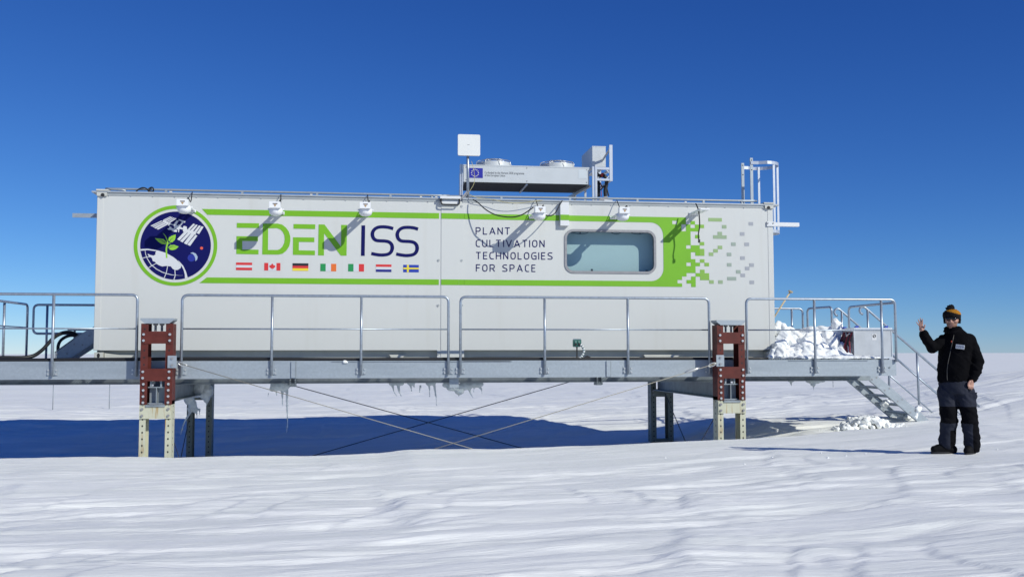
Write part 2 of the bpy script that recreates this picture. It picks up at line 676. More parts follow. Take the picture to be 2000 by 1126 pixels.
# ================================================================== containers
YW = Y_WALL
YB = YW + 2.44
XL, XR = P(184.6, 600, YW).x, P(1512.6, 600, YW).x
XA, XB = P(857.5, 560, YW).x, P(903.5, 560, YW).x
Z_TOP = P(186.5, 376, YW).z
Z_BAND = P(800, 392.6, YW).z                  # lower edge of grey roof flashing
Z_SKIRT = P(850, 683.2, YW).z                 # lower edge of the cladding
Z_BASE = CZ - .088


def WP(pts):
    return [XZ(u, v, YW) for u, v in pts]


def shell(mb, x0, x1, hole=None, mi=0):
    """cladding box without front, front added with an optional hole."""
    mb.add([(x0, YB, Z_SKIRT), (x1, YB, Z_SKIRT), (x1, YB, Z_TOP), (x0, YB, Z_TOP)], [(1, 0, 3, 2)], False, mi)
    mb.add([(x0, YW, Z_SKIRT), (x0, YB, Z_SKIRT), (x0, YB, Z_TOP), (x0, YW, Z_TOP)], [(0, 3, 2, 1)], False, mi)
    mb.add([(x1, YW, Z_SKIRT), (x1, YB, Z_SKIRT), (x1, YB, Z_TOP), (x1, YW, Z_TOP)], [(0, 1, 2, 3)], False, mi)
    mb.add([(x0, YW, Z_TOP), (x1, YW, Z_TOP), (x1, YB, Z_TOP), (x0, YB, Z_TOP)], [(0, 1, 2, 3)], False, mi)
    mb.add([(x0, YW, Z_SKIRT), (x1, YW, Z_SKIRT), (x1, YB, Z_SKIRT), (x0, YB, Z_SKIRT)], [(3, 2, 1, 0)], False, mi)
    fill_mesh([([(x0, Z_SKIRT), (x1, Z_SKIRT), (x1, Z_TOP), (x0, Z_TOP)], [hole] if hole else [])], YW, mb, mi)


left = thing('container_module', 'white container module with round space emblem, green lettering and row of flags', 'container', ((XL + XA) / 2, YW + 1.22, Z_BASE))
right = thing('container_module', 'white container module with wide teal window and green pixel pattern', 'container', ((XB + XR) / 2, YW + 1.22, Z_BASE))

# --- window opening
wx0, wz1 = XZ(1104.5, 449.5, YW)
wx1, wz0 = XZ(1279.5, 532.5, YW)
WH = rrect(wx0, wx1, wz0, wz1, .15, 7)

b = MB()
shell(b, XL, XA)
# faint corner post and panel joints stand a few mm proud
b.box(XL + .005, XL + .105, YW - .006, YW, Z_SKIRT + .005, Z_BAND - .005)
b.build('wall', M_WALL, left)
b = MB()
shell(b, XB, XR, WH)
b.box(XR - .105, XR - .005, YW - .006, YW, Z_SKIRT + .005, Z_BAND - .005)
b.build('wall', M_WALL, right)

# --- connecting panel between the two modules
xc0, xc1 = P(861.5, 560, YW).x, P(896, 560, YW).x
cov = thing('joint_panel', 'narrow raised white panel covering the joint between both containers', 'panel', ((XA + XB) / 2, YW, Z_BASE))
b = MB()
b.box(XA - .03, XB + .03, YW + .0015, YB - .02, Z_BASE + .02, Z_TOP - .03)
b.box(xc0, xc1, YW - .008, YW + .0015, Z_BASE + .015, Z_BAND - .02)
b.box(xc1, xc1 + .10, YW - .006, YW + .0015, Z_BASE + .015, Z_BAND - .02)
b.build('panel', M_WALL, cov)
for u, v in ((856.6, 508), (855.8, 596), (901.5, 403), (901.6, 508.5), (902.2, 596), (902.5, 690), (856, 690)):
    b = MB()
    x, z = XZ(u, v, YW)
    b.cyl((x, YW - .014, z), (x, YW + .01, z), .022, 10)
    b.build('bolt', M_FLASH, cov)

# --- roof flashing, lip, corner castings, base rails
for par, x0, x1 in ((left, XL, XA), (right, XB, XR)):
    b = MB()
    b.box(x0 - .004, x1 + .004, YW - .012, YW, Z_BAND, Z_TOP - .004)
    for k in range(16):
        x = x0 + .2 + k * (x1 - x0 - .4) / 15
        b.cyl((x, YW - .018, Z_TOP - .045), (x, YW - .012, Z_TOP - .045), .011, 6)
    b.build('roof_flashing', M_FLASH, par)
    b = MB()
    b.box(x0 - (.09 if par is left else -.0), x1 + (.12 if par is right else 0), YW - .03, YB + .03, Z_TOP, Z_TOP + .028)
    b.build('roof_lip', M_LIP, par)
    b = MB()
    b.box(x0 + .02, x1 - .02, YW + .155, YB - .16, Z_BASE + .002, Z_SKIRT)
    b.build('base_rail', M_CREAM, par)

# bottom corner castings with oval holes, sloped gussets and fork pockets
for par, u0, u1, hu in ((left, 184.2, 201.5, 192.6), (right, 1497, 1513, 1505)):
    b = MB()
    x0, x1 = P(u0, 694, YW).x, P(u1, 694, YW).x
    zc = P(192, 687.6, YW).z if par is left else P(1505, 686.5, YW).z
    b.box(x0, x1, YW - .014, YW + .15, Z_BASE, zc)
    hx, hz = P(hu, 693.6, YW).x, (Z_BASE + zc) / 2
    b.add([(hx + .026 * math.cos(a), YW - .016, hz + .042 * math.sin(a)) for a in [2 * math.pi * k / 14 for k in range(14)]], [tuple(range(14))], False, 1)
    b.build('corner_casting', [M_CREAM, M_DARK], par)
for par, quad in ((left, [(203, 689), (231, 692.5), (262, 693), (255, 699), (203, 699)]), (left, [(760, 692), (792, 692), (786, 699), (765, 699)]), (right, [(1258, 692), (1331, 692), (1322, 698), (1262, 698)])):
    b = MB()
    b.prism([XZ(u, v, YW) for u, v in quad], YW + .035, YW + .155)
    b.build('base_gusset', M_CREAM, par)
for par, x, sgn in ((left, XL, 1), (right, XR, -1)):
    b = MB()
    b.box(min(x - sgn * .01, x + sgn * .19), max(x - sgn * .01, x + sgn * .19), YW - .045, YW + .17, Z_TOP + .028, Z_TOP + .058)
    b.box(min(x, x + sgn * .17), max(x, x + sgn * .17), YW - .04, YW - .013, Z_TOP - .06, Z_TOP)
    b.cyl((x + sgn * .10, YW - .048, Z_TOP - .045), (x + sgn * .10, YW - .04, Z_TOP - .045), .032, 12, 1)
    b.build('roof_corner_casting', [M_CREAM, M_DARK], par)

# --- window parts
win = MB()
inner = rrect(wx0 + .022, wx1 - .022, wz0 + .022, wz1 - .022, .13, 7)
outer = rrect(wx0 - .022, wx1 + .022, wz0 - .022, wz1 + .022, .17, 7)
slab([(outer, [inner])], YW - .016, YW + .0, win)
n = len(inner)
win.add([(x, YW - .016, z) for x, z in inner] + [(x, YW + .05, z) for x, z in inner], [(i, (i + 1) % n, n + (i + 1) % n, n + i) for i in range(n)], True)
wobj = win.build('window', M_FRAME, right)
b = MB()
fill_mesh([(rrect(wx0 + .012, wx1 - .012, wz0 + .012, wz1 - .012, .14, 7), [])], YW + .03, b)
b.build('glass_pane', M_GLASS, wobj)
b = MB()
hx0, hx1, hz0, hz1 = wx0 - .3, wx1 + .3, wz0 - .12, wz1 + .3
b.add([(hx0, YW + .245, hz0), (hx1, YW + .245, hz0), (hx1, YW + .245, hz1), (hx0, YW + .245, hz1)], [(0, 1, 2, 3)], False, 0)
b.build('blind', M_BLIND, wobj)
b = MB()
m = len(WH)
b.add([(x, YW + .05, z) for x, z in WH] + [(x, YW + .12, z) for x, z in WH], [(i, (i + 1) % m, m + (i + 1) % m, m + i) for i in range(m)], True)
for a0, a1 in (((hx0, hz0), (hx1, hz0)), ((hx1, hz0), (hx1, hz1)), ((hx1, hz1), (hx0, hz1)), ((hx0, hz1), (hx0, hz0))):
    b.add([(a0[0], YW + .02, a0[1]), (a1[0], YW + .02, a1[1]), (a1[0], YW + .25, a1[1]), (a0[0], YW + .25, a0[1])], [(0, 1, 2, 3)])
b.build('window_reveal', M_REVEAL, wobj)
for us in ((1112, 1124, 1133, 1145, 1152), (1190, 1200, 1208, 1216), (1227, 1236, 1246, 1256, 1266)):
    k = len(us)
    b = MB()
    b.tube(catmull([P(u, 451.5 + 5.5 * math.sin(math.pi * i / (k - 1)), YW + .17) for i, u in enumerate(us)], 5), .006, 5)
    b.build('blind_cord', M_DARK, wobj)
for u in (1133, 1250):
    b = MB()
    b.bar(P(u, 449, YW + .19), P(u, 456, YW + .19), .02, .02, (0, 1, 0))
    b.build('blind_clip', M_DARK, wobj)
for u, v in ((1156, 525), (1263, 527)):
    b = MB()
    b.bar(P(u, 532, YW + .19), P(u, v, YW + .19), .035, .02, (0, 1, 0))
    b.build('blind_clip', M_DARK, wobj)

# ------------------------------------------------------------------ graphics on the wall
YD = YW - .0045


def stk(name, shapes, m, par, d=.0045, rim=True):
    mb = MB()
    if rim:
        for i_, s_ in enumerate(shapes):
            slab([s_], YW - d - .00006 * (i_ % 14), YW - .0005, mb)
    else:
        fill_mesh(shapes, YW - d, mb)
    return mb.build(name, m, par)


def on(pts):
    return (WP(pts), [])


# emblem (scale helpers for the four close-up crops)
def q1(pts):
    return [(260 + x / 14.08, 400 + y / 14.08) for x, y in pts]


def q2(pts):
    return [(340 + x / 14.08, 400 + y / 14.08) for x, y in pts]


def q3(pts):
    return [(260 + x / 14.08, 475 + y / 14.08) for x, y in pts]


def q4(pts):
    return [(340 + x / 14.08, 475 + y / 14.08) for x, y in pts]


ex, ez = XZ(343.3, 479.3, YW)
R_OUT = (P(424.9, 479, YW).x - P(261.7, 479, YW).x) / 2


def circ(r, n=72, x=None, z=None):
    return [((ex if x is None else x) + r * math.cos(2 * math.pi * k / n), (ez if z is None else z) + r * math.sin(2 * math.pi * k / n)) for k in range(n)]


emb = stk('emblem', [(circ(R_OUT * .846), [])], M_NAVY, left, .004)
stk('emblem_ring', [(circ(R_OUT), [circ(R_OUT * .915)])], M_GREEN, emb, .0045)
ws = []
for s in ([(480, 573), (785, 430), (808, 445), (520, 588)], [(530, 597), (830, 462), (860, 480), (565, 615)], [(580, 625), (880, 483), (925, 505), (620, 650)], [(645, 655), (930, 515), (965, 532), (690, 680)],
          [(820, 415), (1025, 318), (1052, 325), (850, 432)], [(870, 430), (1065, 333), (1100, 342), (905, 450)], [(930, 455), (1120, 350), (1150, 358), (960, 470)], [(980, 478), (1165, 365), (1200, 375), (1010, 495)]):
    ws.append(on(q1(s)))
for s in ([(530, 515), (580, 535), (430, 692), (382, 668)], [(605, 540), (652, 556), (520, 728), (452, 700)], [(685, 565), (738, 580), (612, 757), (548, 735)], [(755, 585), (812, 605), (688, 802), (622, 776)],
          [(285, 735), (377, 752), (150, 980), (86, 945)], [(390, 757), (468, 775), (236, 1030), (168, 994)], [(480, 775), (557, 825), (347, 1090), (270, 1050)], [(590, 822), (643, 845), (442, 1128), (365, 1090)]):
    ws.append(on(q2(s)))
stk('solar_panel', ws[:8], M_DECALWHITE, emb, .0055)
stk('solar_panel', ws[8:], M_DECALWHITE, emb, .0055)
body = [on(q1([(800, 445), (855, 428), (1000, 492), (960, 530), (930, 525)])), on(q1([(960, 540), (1010, 488), (1045, 515), (1000, 580), (968, 578)])),
        on(q1([(1040, 512), (1110, 540), (1200, 425), (1255, 440), (1180, 560), (1250, 590), (1150, 640), (1165, 600), (1090, 555), (1030, 540)])),
        on(q1([(935, 655), (985, 640), (1005, 595), (1050, 600), (1060, 640), (1150, 655), (1215, 700), (1205, 745), (1160, 745), (1080, 725), (1060, 690), (975, 685)])),
        on(q2([(130, 395), (315, 450), (298, 490), (262, 482), (170, 592), (122, 578), (128, 535), (165, 540), (212, 478), (205, 448), (125, 425)])),
        on(q2([(0, 520), (60, 545), (165, 595), (250, 640), (240, 680), (150, 660), (135, 755), (115, 750), (118, 690), (60, 660), (0, 640)])),
        on(q2([(250, 600), (275, 575), (350, 598), (355, 665), (440, 695), (560, 735), (620, 770), (575, 825), (480, 790), (270, 745), (245, 725)]))]
stk('space_station', body, M_DECALWHITE, emb, .0065)
ear = [on(q3([(645, 205), (612, 262), (622, 305), (565, 338), (475, 320), (402, 285), (420, 340), (480, 372), (520, 410), (545, 490), (602, 505), (640, 560), (720, 605), (800, 635), (900, 620), (1040, 632), (1090, 700), (1150, 735), (1230, 728)]) + q4([(100, 735), (140, 705), (185, 675), (197, 610), (160, 555), (120, 500), (60, 440)]) + q3([(1100, 372), (900, 262), (720, 207)])),
       on(q3([(195, 205), (200, 160), (400, 150), (600, 180), (720, 203), (600, 212), (400, 185)])),
       on(q4([(110, 465), (150, 500), (255, 620), (330, 780), (376, 945), (302, 972), (296, 850), (262, 725), (200, 610), (150, 535)]))]
stk('ice_continent', ear, M_DECALWHITE, emb, .006)
gr = []
for pts, w in ((q3([(330, 190), (345, 300), (390, 420), (500, 590), (650, 710), (800, 790), (920, 830), (1060, 865), (1267, 880)]) + q4([(110, 882), (240, 882)]), [.9, 1.1, 1.3, 1.5, 1.5, 1.5, 1.4, 1.2, 1.0, .8, .3]),
               (q3([(262, 405), (360, 380), (480, 370)]), 1.3), (q3([(425, 672), (520, 610), (632, 555)]), 1.3), (q3([(850, 955), (910, 830), (950, 630)]), 1.3), (q3([(1120, 1005), (1160, 880), (1150, 738)]), 1.5)):
    gr.append(on(ribbon2(pts, w)))
stk('globe_grid', gr, M_DECALWHITE, emb, .0052)
M_LEAF = mat('leaf_green_vinyl', (.27, .56, .035), .45)
st = [on(ribbon2([(318.4, 455.2), (322, 459), (324.6, 463.5), (326.6, 469), (327.4, 475), (326, 480), (325, 486), (325.2, 493), (325.8, 503.6)], [.5, 1.0, 1.7, 2.4, 3.2, 3.0, 2.9, 2.8, 3.4])),
      on(ribbon2([(327, 475.5), (330, 474.8), (334, 475.2)], [2.4, 1.4, .4])),
      on(q1([(602, 915), (720, 925), (840, 940), (905, 1005), (915, 1050), (880, 1088), (790, 1075), (690, 1010)])),
      on(q1([(1172, 812), (1060, 850), (985, 900), (972, 965), (1005, 1025), (1080, 1028), (1150, 960), (1172, 880)])),
      on(q3([(1255, 90), (1130, 42), (1030, 48), (968, 108), (1010, 170), (1080, 190), (1170, 165)]))]
stk('seedling', st, M_LEAF, emb, .007)
for vein in (q1([(700, 955), (790, 975), (880, 1030)]), q1([(1110, 905), (1040, 950), (1000, 1020)]), q3([(1180, 90), (1080, 82), (990, 125)])):
    stk('leaf_vein', [on(ribbon2(vein, [.3, .9, 1.1]))], M_NAVY, emb, .0082)
mx_, mz_ = XZ(393.8, 484.4, YW)
stk('red_planet', [(circ(.026, 18, mx_, mz_), [])], mat('red_planet_vinyl', (.75, .10, .05), .45), emb, .006)
mx_, mz_ = XZ(374, 503.4, YW)
stk('moon_disc', [(circ(.066, 28, mx_, mz_), [])], mat('moon_blue_vinyl', (.014, .025, .27), .45), emb, .0055)
stk('moon_crescent', [on(q4([(445, 268), (520, 246), (600, 282), (650, 370), (637, 440), (588, 492), (587, 425), (562, 345), (512, 290)]))], mat('moon_grey_vinyl', (.36, .44, .56), .45), emb, .0062)

# green stripes and block: left module, joint panel, right module
zt1 = P(840, 415.8, YW).z
zt0 = P(840, 426.6, YW).z
zb1 = P(840, 545.2, YW).z
zb0 = P(840, 556.0, YW).z
x1a, x1b = P(394.5, 409, YW).x, P(405, 419.5, YW).x
x2a, x2b = P(404, 542, YW).x, P(389.5, 552, YW).x
stk('green_stripe', [([(x1b, zt0), (XA - .004, zt0), (XA - .004, zt1), (x1a, zt1)], [])], M_GREEN, left)
stk('green_stripe', [([(x2b, zb0), (XA - .004, zb0), (XA - .004, zb1), (x2a, zb1)], [])], M_GREEN, left)
for z0, z1 in ((zt0, zt1), (zb0, zb1)):
    b = MB()
    slab([([(xc0, z0), (xc1, z0), (xc1, z1), (xc0, z1)], [])], YW - .0125, YW - .0085, b)
    slab([([(xc1 + .003, z0), (xc1 + .1, z0), (xc1 + .1, z1), (xc1 + .003, z1)], [])], YW - .0105, YW - .0065, b)
    slab([([(xc1 + .104, z0), (XB - .003, z0), (XB - .003, z1), (xc1 + .104, z1)], [])], YW - .0045, YW + .002, b)
    b.build('green_stripe', M_GREEN, cov)
# pixel raster
gx0 = P(1280 + 236 / 7.0375, 480, YW).x
gdx = (P(1280 + 1338 / 7.0375, 490, YW).x - gx0) / 17.8
gz1, gz0 = zt1, zb0
gdz = (gz1 - gz0) / 20
G = ['ggg', '.gg.g', 'gg.g.gg', 'gg.ggg', 'gggg', 'gggg.g', 'gggg', 'gggg..g', 'ggg.gg', 'ggggggg', 'gggg.gg', 'gggg', 'ggggg.g', 'ggg.gg.g', 'ggggg', 'ggggg.g', 'ggg..ggg', 'gg..g.gg', 'g..gg', 'gg..g']
# main block: from the rounded panel edge to column 0, with steps built cell by cell
rx1 = P(1295.6, 490, YW).x
rz1, rz0 = P(1270, 434.2, YW).z, P(1270, 548.6, YW).z
rr = P(1295.6, 490, YW).x - P(1271, 490, YW).x
arc = []
for k in range(9):
    a = math.radians(-90 + 90 * k / 8)
    arc.append((rx1 - rr + rr * math.cos(a), rz0 + rr + rr * math.sin(a)))
for k in range(9):
    a = math.radians(90 * k / 8)
    arc.append((rx1 - rr + rr * math.cos(a), rz1 - rr + rr * math.sin(a)))
XS = XB + .003
blk = [(XS, gz0), (gx0, gz0), (gx0, gz1), (XS, gz1), (XS, zt0)] + list(reversed(arc)) + [(XS, zb1)]
stk('green_frame', [(blk, [])], M_GREEN, right)
cells = []
for r, row in enumerate(G):
    c = 0
    while c < len(row):
        if row[c] == 'g':
            e = c
            while e + 1 < len(row) and row[e + 1] == 'g':
                e += 1
            cells.append((r, c, e))
            c = e + 1
        else:
            c += 1


def cellrect(r, c, e):
    eps = 0.0
    return ([(gx0 + c * gdx, gz1 - (r + 1) * gdz + eps), (gx0 + (e + 1) * gdx, gz1 - (r + 1) * gdz + eps), (gx0 + (e + 1) * gdx, gz1 - r * gdz), (gx0 + c * gdx, gz1 - r * gdz)], [])


stk('pixel_block', [cellrect(r, c, min(e, 5)) for r, c, e in cells if c <= 5], M_GREEN, right, .0045, False)
m_ = mat('mid_green_vinyl', (.21, .41, .05), .5)
for r, c, e in cells:
    if e >= 6:
        stk('pixel_square', [cellrect(r, max(c, 6), e)], m_, right)
sq = {'sage': ((.33, .50, .20), [(0, 8, 8), (8, 10, 10), (9, 9, 9), (10, 8, 8), (18, 8, 8), (0, 9, 10)]),
      'pale': ((.34, .46, .28), [(2, 11, 11), (4, 10, 10), (5, 9, 11), (18, 10, 10)]),
      'grey_green': ((.36, .44, .37), [(7, 13, 13), (10, 12, 12), (13, 12, 12), (17, 12, 13), (15, 14, 14)]),
      'lilac': ((.41, .43, .47), [(1, 17, 17), (4, 15, 15), (7, 16, 16), (11, 15, 15), (13, 17, 17), (14, 16, 16), (16, 15, 15), (18, 17, 17)])}
for k, (c, lst) in sq.items():
    m_ = mat(k + '_vinyl', tuple(.8 * q for q in c), .5)
    for q in lst:
        stk('pixel_square', [cellrect(*q)], m_, right)


# lettering
def e1(pts):
    return [(440 + x / 9.385, 420 + y / 9.385) for x, y in pts]


def e2(pts):
    return [(640 + x / 9.385, 420 + y / 9.385) for x, y in pts]


dout = [(690, 155), (960, 155), (1040, 172), (1110, 225), (1165, 300), (1192, 390), (1194, 470), (1172, 570), (1120, 650), (1050, 705), (975, 722), (678, 720)]
din = [(787, 242), (950, 240), (1015, 265), (1060, 315), (1085, 380), (1090, 440), (1080, 510), (1045, 580), (1000, 622), (955, 638), (783, 637)]
L1 = [on(e1([(213, 143), (619, 150), (619, 236), (211, 232)])),
      on(e1([(206, 385), (600, 390), (600, 476), (312, 473), (312, 628), (611, 633), (609, 718), (203, 711)])),
      (WP(e1(dout)), [WP(e1(din))]),
      on(e1([(1252, 163), (1651, 170), (1649, 255), (1251, 247)])),
      on(e1([(1243, 405), (1633, 410), (1633, 493), (1350, 490), (1348, 643), (1645, 650), (1643, 732), (1240, 726)])),
      on([(622.4, 438.1), (633.9, 438.3), (666.1, 481.5), (666.4, 439), (677.8, 439.2), (676.9, 499), (665.6, 498.9), (633.1, 455.5), (632.8, 498.6), (621.3, 498.4)])]
stk('green_lettering', L1, M_GREEN, left)
S = catmull([(x, y, 0) for x, y in ((1202, 248), (1120, 224), (1010, 214), (915, 226), (848, 272), (820, 342), (838, 418), (888, 460), (960, 470), (1050, 474), (1125, 492), (1172, 538), (1184, 605), (1162, 672), (1105, 715), (1000, 730), (900, 722), (800, 702))], 4)
Sp = [(p.x, p.y) for p in S]
ww = []
for i in range(len(Sp)):
    t = i / (len(Sp) - 1)
    a, c = Sp[max(0, i - 1)], Sp[min(len(Sp) - 1, i + 1)]
    horiz = abs(c[0] - a[0]) / (math.hypot(c[0] - a[0], c[1] - a[1]) + 1e-6)
    ww.append(68 - 10 * horiz)
r1 = ribbon2(Sp, ww)
L2 = [on(e2([(620, 187), (688, 187), (679, 745), (610, 745)])), on(e2(r1)), on(e2([(x + 456, y + 9) for x, y in r1]))]
stk('navy_lettering', L2, M_NAVY, left)

# flags
MR, MK, MG, MGE, MO, MY, MBL, MNB = (mat(n_, c_, .45) for n_, c_ in (
    ('flag_red', (.62, .03, .03)), ('flag_black', (.012, .012, .014)), ('flag_grey_white', (.60, .62, .64)), ('flag_green', (.012, .26, .07)),
    ('flag_orange', (.72, .15, .02)), ('flag_yellow', (.78, .62, .03)), ('flag_blue', (.012, .04, .36)), ('flag_navy', (.012, .016, .20))))


def flag(u0, v0, u1, v1, bands, vert, cols, name_label):
    x0, z1 = XZ(u0, v0, YW)
    x1, z0 = XZ(u1, v1, YW)
    mb = MB()
    for (a, c2), ci in bands:
        if vert:
            q = [(x0 + (x1 - x0) * a, z0), (x0 + (x1 - x0) * c2, z0), (x0 + (x1 - x0) * c2, z1), (x0 + (x1 - x0) * a, z1)]
        else:
            q = [(x0, z1 - (z1 - z0) * c2), (x1, z1 - (z1 - z0) * c2), (x1, z1 - (z1 - z0) * a), (x0, z1 - (z1 - z0) * a)]
        slab([(q, [])], YW - .0045, YW - .0005, mb, ci)
    return mb, (x0, x1, z0, z1)


T = [((0, .333), 0), ((.333, .667), 1), ((.667, 1), 2)]
fl = []
mb, _ = flag(461.2, 512.3, 492.3, 527.4, T, False, None, '')
fl.append((mb, [MR, MG, MR], 'red and pale grey horizontally striped flag'))
mb, (x0, x1, z0, z1) = flag(516.3, 513.1, 547.6, 528.1, [((0, .25), 0), ((.25, .75), 1), ((.75, 1), 2)], True, None, '')
lf = [(0, 1), (.12, .72), (.3, .8), (.25, .35), (.45, .55), (.52, .38), (.85, .42), (.75, .15), (.9, .0), (.4, -.4), (.42, -.55), (.05, -.48), (.05, -.85)]
lf = lf + [(-a, c) for a, c in reversed(lf[1:])]
cx_, cz_ = (x0 + x1) / 2, (z0 + z1) / 2
slab([([(cx_ + a * .062, cz_ + c * .062) for a, c in lf], [])], YW - .0085, YW - .0046, mb, 0)
fl.append((mb, [MR, MG, MR], 'red and white flag with red maple leaf'))
mb, _ = flag(571.4, 513.8, 602.2, 528.8, T, False, None, '')
fl.append((mb, [MK, MR, MY], 'black, red and yellow striped flag'))
mb, _ = flag(625.9, 514.7, 656.7, 529.6, T, True, None, '')
fl.append((mb, [MGE, MG, MO], 'green, white and orange upright striped flag'))
mb, _ = flag(680.2, 515.1, 711, 530, T, True, None, '')
fl.append((mb, [MGE, MG, MR], 'green, white and red upright striped flag'))
mb, _ = flag(734.2, 516, 764.5, 530.9, T, False, None, '')
fl.append((mb, [MR, MG, MNB], 'red, white and navy striped flag'))
mb, (x0, x1, z0, z1) = flag(787.6, 516.8, 817.9, 531.5, [((0, 1), 0)], False, None, '')
slab([([(x0 + (x1 - x0) * .235, z0), (x0 + (x1 - x0) * .36, z0), (x0 + (x1 - x0) * .36, z1), (x0 + (x1 - x0) * .235, z1)], [])], YW - .0075, YW - .0046, mb, 1)
slab([([(x0, z0 + (z1 - z0) * .40), (x1, z0 + (z1 - z0) * .40), (x1, z0 + (z1 - z0) * .62), (x0, z0 + (z1 - z0) * .62)], [])], YW - .0085, YW - .0046, mb, 1)
fl.append((mb, [MBL, MY], 'blue flag with yellow cross'))
for mb, ms, lab in fl:
    tag(mb.build('flag', ms, left), lab)

# small stroke lettering
OV = [(.5, 0), (.8, .06), (.97, .22), (1, .4), (1, .6), (.97, .78), (.8, .94), (.5, 1), (.2, .94), (.03, .78), (0, .6), (0, .4), (.03, .22), (.2, .06), (.5, 0)]
CC = [(1, .0), (.45, 0), (.15, .1), (0, .3), (0, .7), (.15, .9), (.45, 1), (1, 1)]
PP = [(0, 1), (0, 0), (.6, 0), (.9, .08), (1, .28), (.9, .48), (.6, .56), (0, .56)]
GL = {'P': [PP], 'R': [PP, [(.55, .56), (1, 1)]], 'L': [[(0, 0), (0, 1), (1, 1)]], 'A': [[(0, 1), (.5, 0), (1, 1)], [(.18, .7), (.82, .7)]],
      'N': [[(0, 1), (0, 0), (1, 1), (1, 0)]], 'T': [[(0, 0), (1, 0)], [(.5, 0), (.5, 1)]], 'C': [CC], 'U': [[(0, 0), (0, .7), (.12, .9), (.38, 1), (.62, 1), (.88, .9), (1, .7), (1, 0)]],
      'I': [[(.5, 0), (.5, 1)]], 'V': [[(0, 0), (.5, 1), (1, 0)]], 'O': [OV], 'E': [[(1, 0), (0, 0), (0, 1), (1, 1)], [(0, .48), (.86, .48)]], 'H': [[(0, 0), (0, 1)], [(1, 0), (1, 1)], [(0, .5), (1, .5)]],
      'G': [CC[:-1] + [(1, 1), (1, .5), (.55, .5)]], 'S': [[(.93, .03), (.6, 0), (.25, .04), (.05, .2), (.12, .38), (.5, .5), (.88, .62), (1, .8), (.85, .96), (.5, 1), (.02, .96)]],
      'F': [[(1, 0), (0, 0), (0, 1)], [(0, .48), (.85, .48)]]}
ROWS = [(140, 285, 'P145-245 L290-375 A420-538 N582-686 T727-828'), (388, 533, 'C147-232 U274-378 L420-498 T550-650 I694-710 V750-866 A913-1030 T1078-1176 I1216-1232 O1274-1378 N1420-1522'),
        (633, 778, 'T150-248 E294-378 C420-508 H549-653 N695-796 O842-944 L985-1066 O1110-1216 G1257-1360 I1398-1414 E1454-1538 S1578-1684'), (880, 1025, 'F149-235 O277-380 R424-527 S674-780 P824-923 A968-1084 C1130-1213 E1260-1340')]
sh = []
for vt, vb, txt in ROWS:
    for tok in txt.split():
        ch = tok[0]
        a, c = (float(q) for q in tok[1:].split('-'))
        t0, t1 = vt + .006 * (a - 145), vb + .006 * (a - 145)
        for line in GL[ch]:
            pp = [(915 + (a + 8 + (c - a - 16) * x) / 10.24, 430 + (t0 + 8 + (t1 - t0 - 16) * y) / 10.24) for x, y in line]
            for i in range(len(pp) - 1):
                A_, B_ = Vector(pp[i]), Vector(pp[i + 1])
                d_ = (B_ - A_).normalized() * .55
                sh.append(on(ribbon2([A_ - d_, B_ + d_], 1.8)))
    mb = MB()
    for i, s_ in enumerate(sh):
        slab([s_], YW - .0042 - .00004 * (i % 12), YW - .0005, mb)
    mb.build('slogan_lettering', M_NAVY, right)
    sh = []

# ------------------------------------------------------------------ things fixed to the roof edge and the ends
# white box cover at the roof edge
x0, z1 = XZ(1094.5, 394, YW - .09)
x1, z0 = XZ(1111.5, 440.5, YW - .09)
t = thing('junction_box', 'tall white box cover on the wall above the window corner', 'box', ((x0 + x1) / 2, YW, z0))
b = MB()
b.box(x0, x1, YW - .09, YW - .001, z0, z1)
b.build('cover', M_WHITEP, t)
b = MB()
xs_, zs_ = XZ(1097.5, 424.6, YW - .09), None
slab([([(x0, zt0), (x1, zt0), (x1, zt1), (x0, zt1)], [])], YW - .0945, YW - .0905, b)
b.build('green_stripe', M_GREEN, t)

# outriggers left and right of the containers
x0, x1 = P(142, 421, YW + 1.2).x, XL
za, zb = P(150, 416.5, YW + 1.2).z, P(150, 424.8, YW + 1.2).z
t = thing('bracket_arm', 'short grey metal arm sticking out of left container end', 'bracket', (x1, YW + 1.2, zb))
b = MB()
b.box(x0 + .42, x1, YW + 1.17, YW + 1.25, zb, za)
b.box(x0, x0 + .42, YW + 1.175, YW + 1.20, zb, za)
b.build('arm', M_GALV, t)
b = MB()
b.box(x1 - .02, x1, YW + 1.05, YW + 1.37, zb - .1, za + .1)
b.build('wall_plate', M_GALV, t)
za, zb = P(1540, 434.8, YW).z, P(1540, 442.2, YW).z
t = thing('bracket_arm', 'flat white metal arm bolted to right front corner of container', 'bracket', (XR, YW, zb))
b = MB()
b.box(P(1497, 438, YW).x, P(1511.5, 438, YW).x, YW - .03, YW - .0065, zb - .002, za + .012)
for u, v in ((1498.5, 436.3), (1508.8, 436.3)):
    x, z = XZ(u, v, YW)
    b.cyl((x, YW - .038, z), (x, YW - .03, z), .014, 8, 1)
b.build('wall_plate', [M_WHITEP, M_FRAME], t)
b = MB()
b.box(P(1511.5, 438, YW).x, P(1560, 438, YW).x, YW - .03, YW + .05, zb, za)
b.build('arm', M_WHITEP, t)

